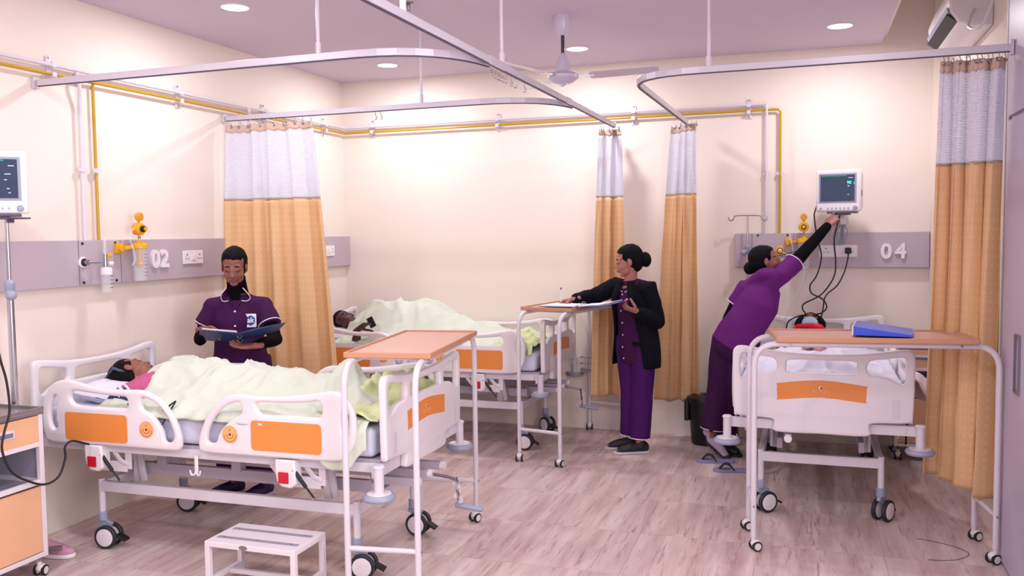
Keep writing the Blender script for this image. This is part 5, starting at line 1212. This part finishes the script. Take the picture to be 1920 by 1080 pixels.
# ------------------------------------------------------------------ furniture
def cabinet(label, loc, rz, W, D=.44, Hc=.83):
    """front looks along local -y"""
    t = thing('bedside_cabinet', label, 'cabinet', loc, rz, 'two peach bedside cabinets on castors')
    x0, x1, y0, y1 = -W/2, W/2, -D/2, D/2; z0 = .10
    mb = MB()
    for x in (x0+.0125, x1-.0125):
        for y in (y0+.0125, y1-.0125): mb.box((x, y, (z0+Hc-.03)/2), (.025, .025, Hc-.03-z0))
        mb.box((x, 0, z0+.0125), (.025, D-.05, .025)).box((x, 0, .47), (.025, D-.05, .025))
    for z in (z0+.0125, .47, .655): mb.box((0, y0+.0125, z), (W-.05, .025, .022)).box((0, y1-.0125, z), (W-.05, .025, .022))
    mb.build('frame', CABW, t, smooth=False, bevel=.002)
    MB().box((0, .004, .458), (W-.03, D-.03, .010)).box((0, .004, .65), (W-.03, D-.03, .008)).box((0, y1-.006, .56), (W-.04, .008, .19)).box((x0+.008, 0, .45), (.008, D-.03, .66)).box((x1-.008, 0, .45), (.008, D-.03, .66)).build('open_niche', CABG, t, smooth=False)
    dr = MB().box((0, y0+.012, .728), (W-.052, .022, .135)).build('drawer', PEACH, t, smooth=False, bevel=.002)
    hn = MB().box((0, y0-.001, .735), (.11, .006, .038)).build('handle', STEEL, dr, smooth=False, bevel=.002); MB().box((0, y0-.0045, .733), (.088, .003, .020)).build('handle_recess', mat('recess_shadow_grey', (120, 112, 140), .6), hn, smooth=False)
    MB().box((0, y0+.012, .288), (W-.052, .018, .32)).build('door', PEACH, t, smooth=False, bevel=.002)
    MB().box((0, 0, Hc-.020), (W+.01, D+.01, .022)).build('top_tray', STAINLESS, t, smooth=False, bevel=.004)
    mb = MB()
    for s in (-1, 1): mb.box((s*(W/2), 0, Hc-.003), (.012, D+.01, .012)).box((0, s*(D/2), Hc-.003), (W+.01, .012, .012))
    mb.build('tray_lip', STAINLESS, t, smooth=False)
    for x in (x0+.03, x1-.03):
        for y in (y0+.03, y1-.03): small_caster(t, x, y, random.uniform(0, 6), .028)
    return t
cabinet('peach bedside cabinet with steel top at the left edge of the photo', (.265, -4.105, 0), pi/2, .44)
cabinet('peach bedside cabinet behind the right bed, half hidden by the curtain', (4.765, -.275, 0), 0, .345, .30, .83)
mb = MB().lathe([(.0, 0), (.016, 0), (.018, .04), (.016, .04), (.014, .004), (0, .004)], seg=18); o = mb.build('cup', GLASSP); o.location = (.30, -3.98, .8215); tag(o, 'tiny clear cup on the steel top of the left cabinet', 'cup')
cable('long black cable looping in front of the left cabinet to the near bed', [(.54, -4.16, 1.45), (.54, -4.165, 1.20), (.54, -4.155, 1.108), (.54, -4.127, .999), (.54, -4.118, .862), (.54, -4.151, .771), (.54, -4.167, .688), (.54, -4.122, .578), (.54, -4.028, .508), (.54, -3.938, .47), (.54, -3.857, .487), (.54, -3.813, .564), (.54, -3.81, .622), (.54, -3.766, .641), (.54, -3.66, .600)], .0055, BLACK)
cable('thin black cable bent over the edge of the near bed', [(.72, -3.575, .80), (.76, -3.585, .782), (.82, -3.59, .775), (.94, -3.59, .778), (.985, -3.59, .806), (1.025, -3.59, .832)], .0042, BLACK, n=2)
cable('black cord hanging between the rails of the near bed', [(1.027, -3.592, .830), (.967, -3.612, .727), (.88, -3.61, .60)], .004, BLACK, n=2)

# step stool
t = thing('step_stool', 'white metal step stool with two grey anti-slip strips, in front of the near bed', 'stool', (1.60, -3.70, 0))
W_, D_, H_ = .48, .27, .24
mb = MB()
for x in (-1, 1):
    for y in (-1, 1): mb.box((x*(W_/2-.0125), y*(D_/2-.0125), (H_-.02+.012)/2), (.025, .025, H_-.02-.012))
    mb.box((x*(W_/2-.0125), 0, .05), (.022, D_-.05, .022))
mb.box((0, 0+.02, .05), (W_-.05, .022, .022)); mb.build('frame', CABW, t, smooth=False, bevel=.002)
MB().box((0, 0, H_-.012), (W_, D_, .026)).build('tread', CABW, t, smooth=False, bevel=.003)
for y in (-.065, .055):
    s_ = MB().box((-.0, y, H_+.0015), (.43, .026, .003)).build('grip_strip', mat('grey_strip', (150, 145, 160), .7), t, smooth=False)
    for x in (-.18, 0, .18): MB().cyl((x, y, H_+.003), (x, y, H_+.0045), .004, 10).build('rivet', STAINLESS, s_)
for x in (-1, 1):
    for y in (-1, 1): MB().box((x*(W_/2-.0125), y*(D_/2-.0125), .008), (.03, .03, .016)).build('rubber_foot', PLG, t, smooth=False)
em = MB().prism([(.022*cos(a*pi/12), .011*sin(a*pi/12)) for a in range(24)], 0, .0015, ((-.03, -D_/2, H_-.012), (1, 0, 0), (0, 0, 1), (0, -1, 0))).build('oval_badge', STAINLESS, t, smooth=False)

# waste bin
t = thing('waste_bin', 'black plastic pedal bin standing between the curtain and the leaning person', 'bin', (3.26, -.27, 0))
MB().lathe([(.0, 0), (.105, 0), (.11, .012), (.132, .26), (.136, .33), (.12, .33)], seg=36).build('bucket', BIN, t)
MB().lathe([(.145, .325), (.15, .34), (.145, .365), (.10, .378), (0, .382)], seg=36).lathe([(.02, .38), (.018, .392), (0, .394)]).build('lid', BIN, t)
MB().box((-.14, -.03, .26), (.04, .07, .16)).build('side_grip', BIN, t, bevel=.01)
# slippers
def slipper(loc, rz, label):
    t = thing('slipper', label, 'slipper', loc, rz, 'pair of grey slippers on the floor'); SLM = mat('slipper_grey', (142, 136, 178), .7)
    pl = [(-.13, -.025), (-.12, -.036), (-.04, -.036), (.04, -.044), (.10, -.045), (.13, -.02), (.13, .012), (.09, .04), (.02, .038), (-.05, .034), (-.12, .034), (-.13, .02)]
    MB().prism(smooth2(pl, 3), .0, .018, ((0, 0, 0), (1, 0, 0), (0, 1, 0), (0, 0, 1))).build('sole', SLM, t, bevel=.004)
    for s in (-1, 1): MB().sweep(catmull([(-.005, s*.036, .014), (.02, s*.032, .045), (.055, s*.014, .052), (.09, 0, .02)], 4), [(.012, .004)]*13, 8, up=(0, 0, 1)).build('strap', mat('slipper_strap', (40, 36, 56), .7), t)
slipper((3.385, -.83, 0), radians(12)+pi, 'grey thong slipper on the floor, the farther of the pair'); slipper((3.525, -1.05, 0), radians(14)+pi, 'grey thong slipper on the floor, the nearer of the pair')
# sneaker
t = thing('sneaker', 'pink sneaker on the floor behind the left cabinet', 'sneaker', (.14, -3.70, 0), radians(8))
PK = mat('pink_mesh_shoe', (204, 150, 176), .8, noise_amt=.15, noise_scale=60)
MB().sweep([(.0, 0, .05), (.08, 0, .052), (.16, 0, .044), (.22, 0, .034), (.26, 0, .03)], [(.033, .045), (.036, .045), (.041, .034), (.040, .026), (.028, .018)], 16, up=(0, 0, 1), round_=True).sweep([(.03, 0, .06), (.02, 0, .10)], [.038, .034], 16).build('upper', PK, t, remesh=.005, iters=3)
MB().prism(smooth2([(-.03, -.03), (.08, -.034), (.18, -.044), (.26, -.034), (.285, 0), (.26, .03), (.18, .042), (.08, .034), (-.03, .03)], 3), .001, .022, ((0, 0, 0), (1, 0, 0), (0, 1, 0), (0, 0, 1))).build('sole', SIGN, t, bevel=.005)
for k in range(4): MB().sweep([(.09+k*.026, -.026, .078-k*.009), (.10+k*.026, 0, .090-k*.009), (.09+k*.026, .026, .078-k*.009)], .004, 6).build('lace', mat('plum_lace', (120, 60, 90), .8), t)
# folder on the right table
t = thing('folder', 'bright blue clear-covered ring folder lying on the right overbed table', 'folder', (4.36, -2.30, TT), radians(-6))
def slab(q, z0, z1s, name, mt, par=None):
    vs = [V((a, b, z0)) for a, b in q]+[V((a, b, z)) for (a, b), z in zip(q, z1s)]; return MB().add(vs, [(3, 2, 1, 0), (4, 5, 6, 7)]+[(i, (i+1) % 4, 4+(i+1) % 4, 4+i) for i in range(4)]).build(name, mt, par, smooth=False, bevel=.0015)
slab([(-.125, -.14), (.15, -.14), (.15, .16), (-.125, .16)], .0, (.003,)*4, 'back_cover', BLUEB, t); slab([(-.120, -.13), (.13, -.13), (.13, .15), (-.120, .15)], .003, (.040, .006, .006, .040), 'paper_stack', mat('blue_paper_edge', (150, 165, 235), .5), t)
slab([(-.125, -.14), (.15, -.14), (.15, .16), (-.125, .16)], .0, (.048, .012, .012, .048), 'front_cover', BLUEB, t); slab([(-.132, -.14), (-.124, -.14), (-.124, .16), (-.132, .16)], .0, (.048,)*4, 'spine', mat('spine_pocket', (222, 222, 236), .3), t)
cable('fine dark thread lying in a loop on the floor under the right table', [(4.56, -2.14, .002), (4.616, -2.151, .002), (4.734, -2.216, .002), (4.787, -2.304, .002), (4.732, -2.397, .002), (4.654, -2.443, .002), (4.58, -2.45, .002)], .0012, DOT, 'thread', 'thread')
# small wire holder on the back wall
t = thing('wire_holder', 'small grey wire holder on the back wall beside the far bed', 'holder', (2.26, 0, .56))
for z in (-.05, .0, .05): MB().sweep([(-.045, -.004, z), (-.045, -.09, z), (.045, -.09, z), (.045, -.004, z)], .003, 8).build('wire_loop', STAINLESS, t)
MB().box((0, -.05, -.058), (.09, .09, .006)).build('shelf', STEELD, t, smooth=False)
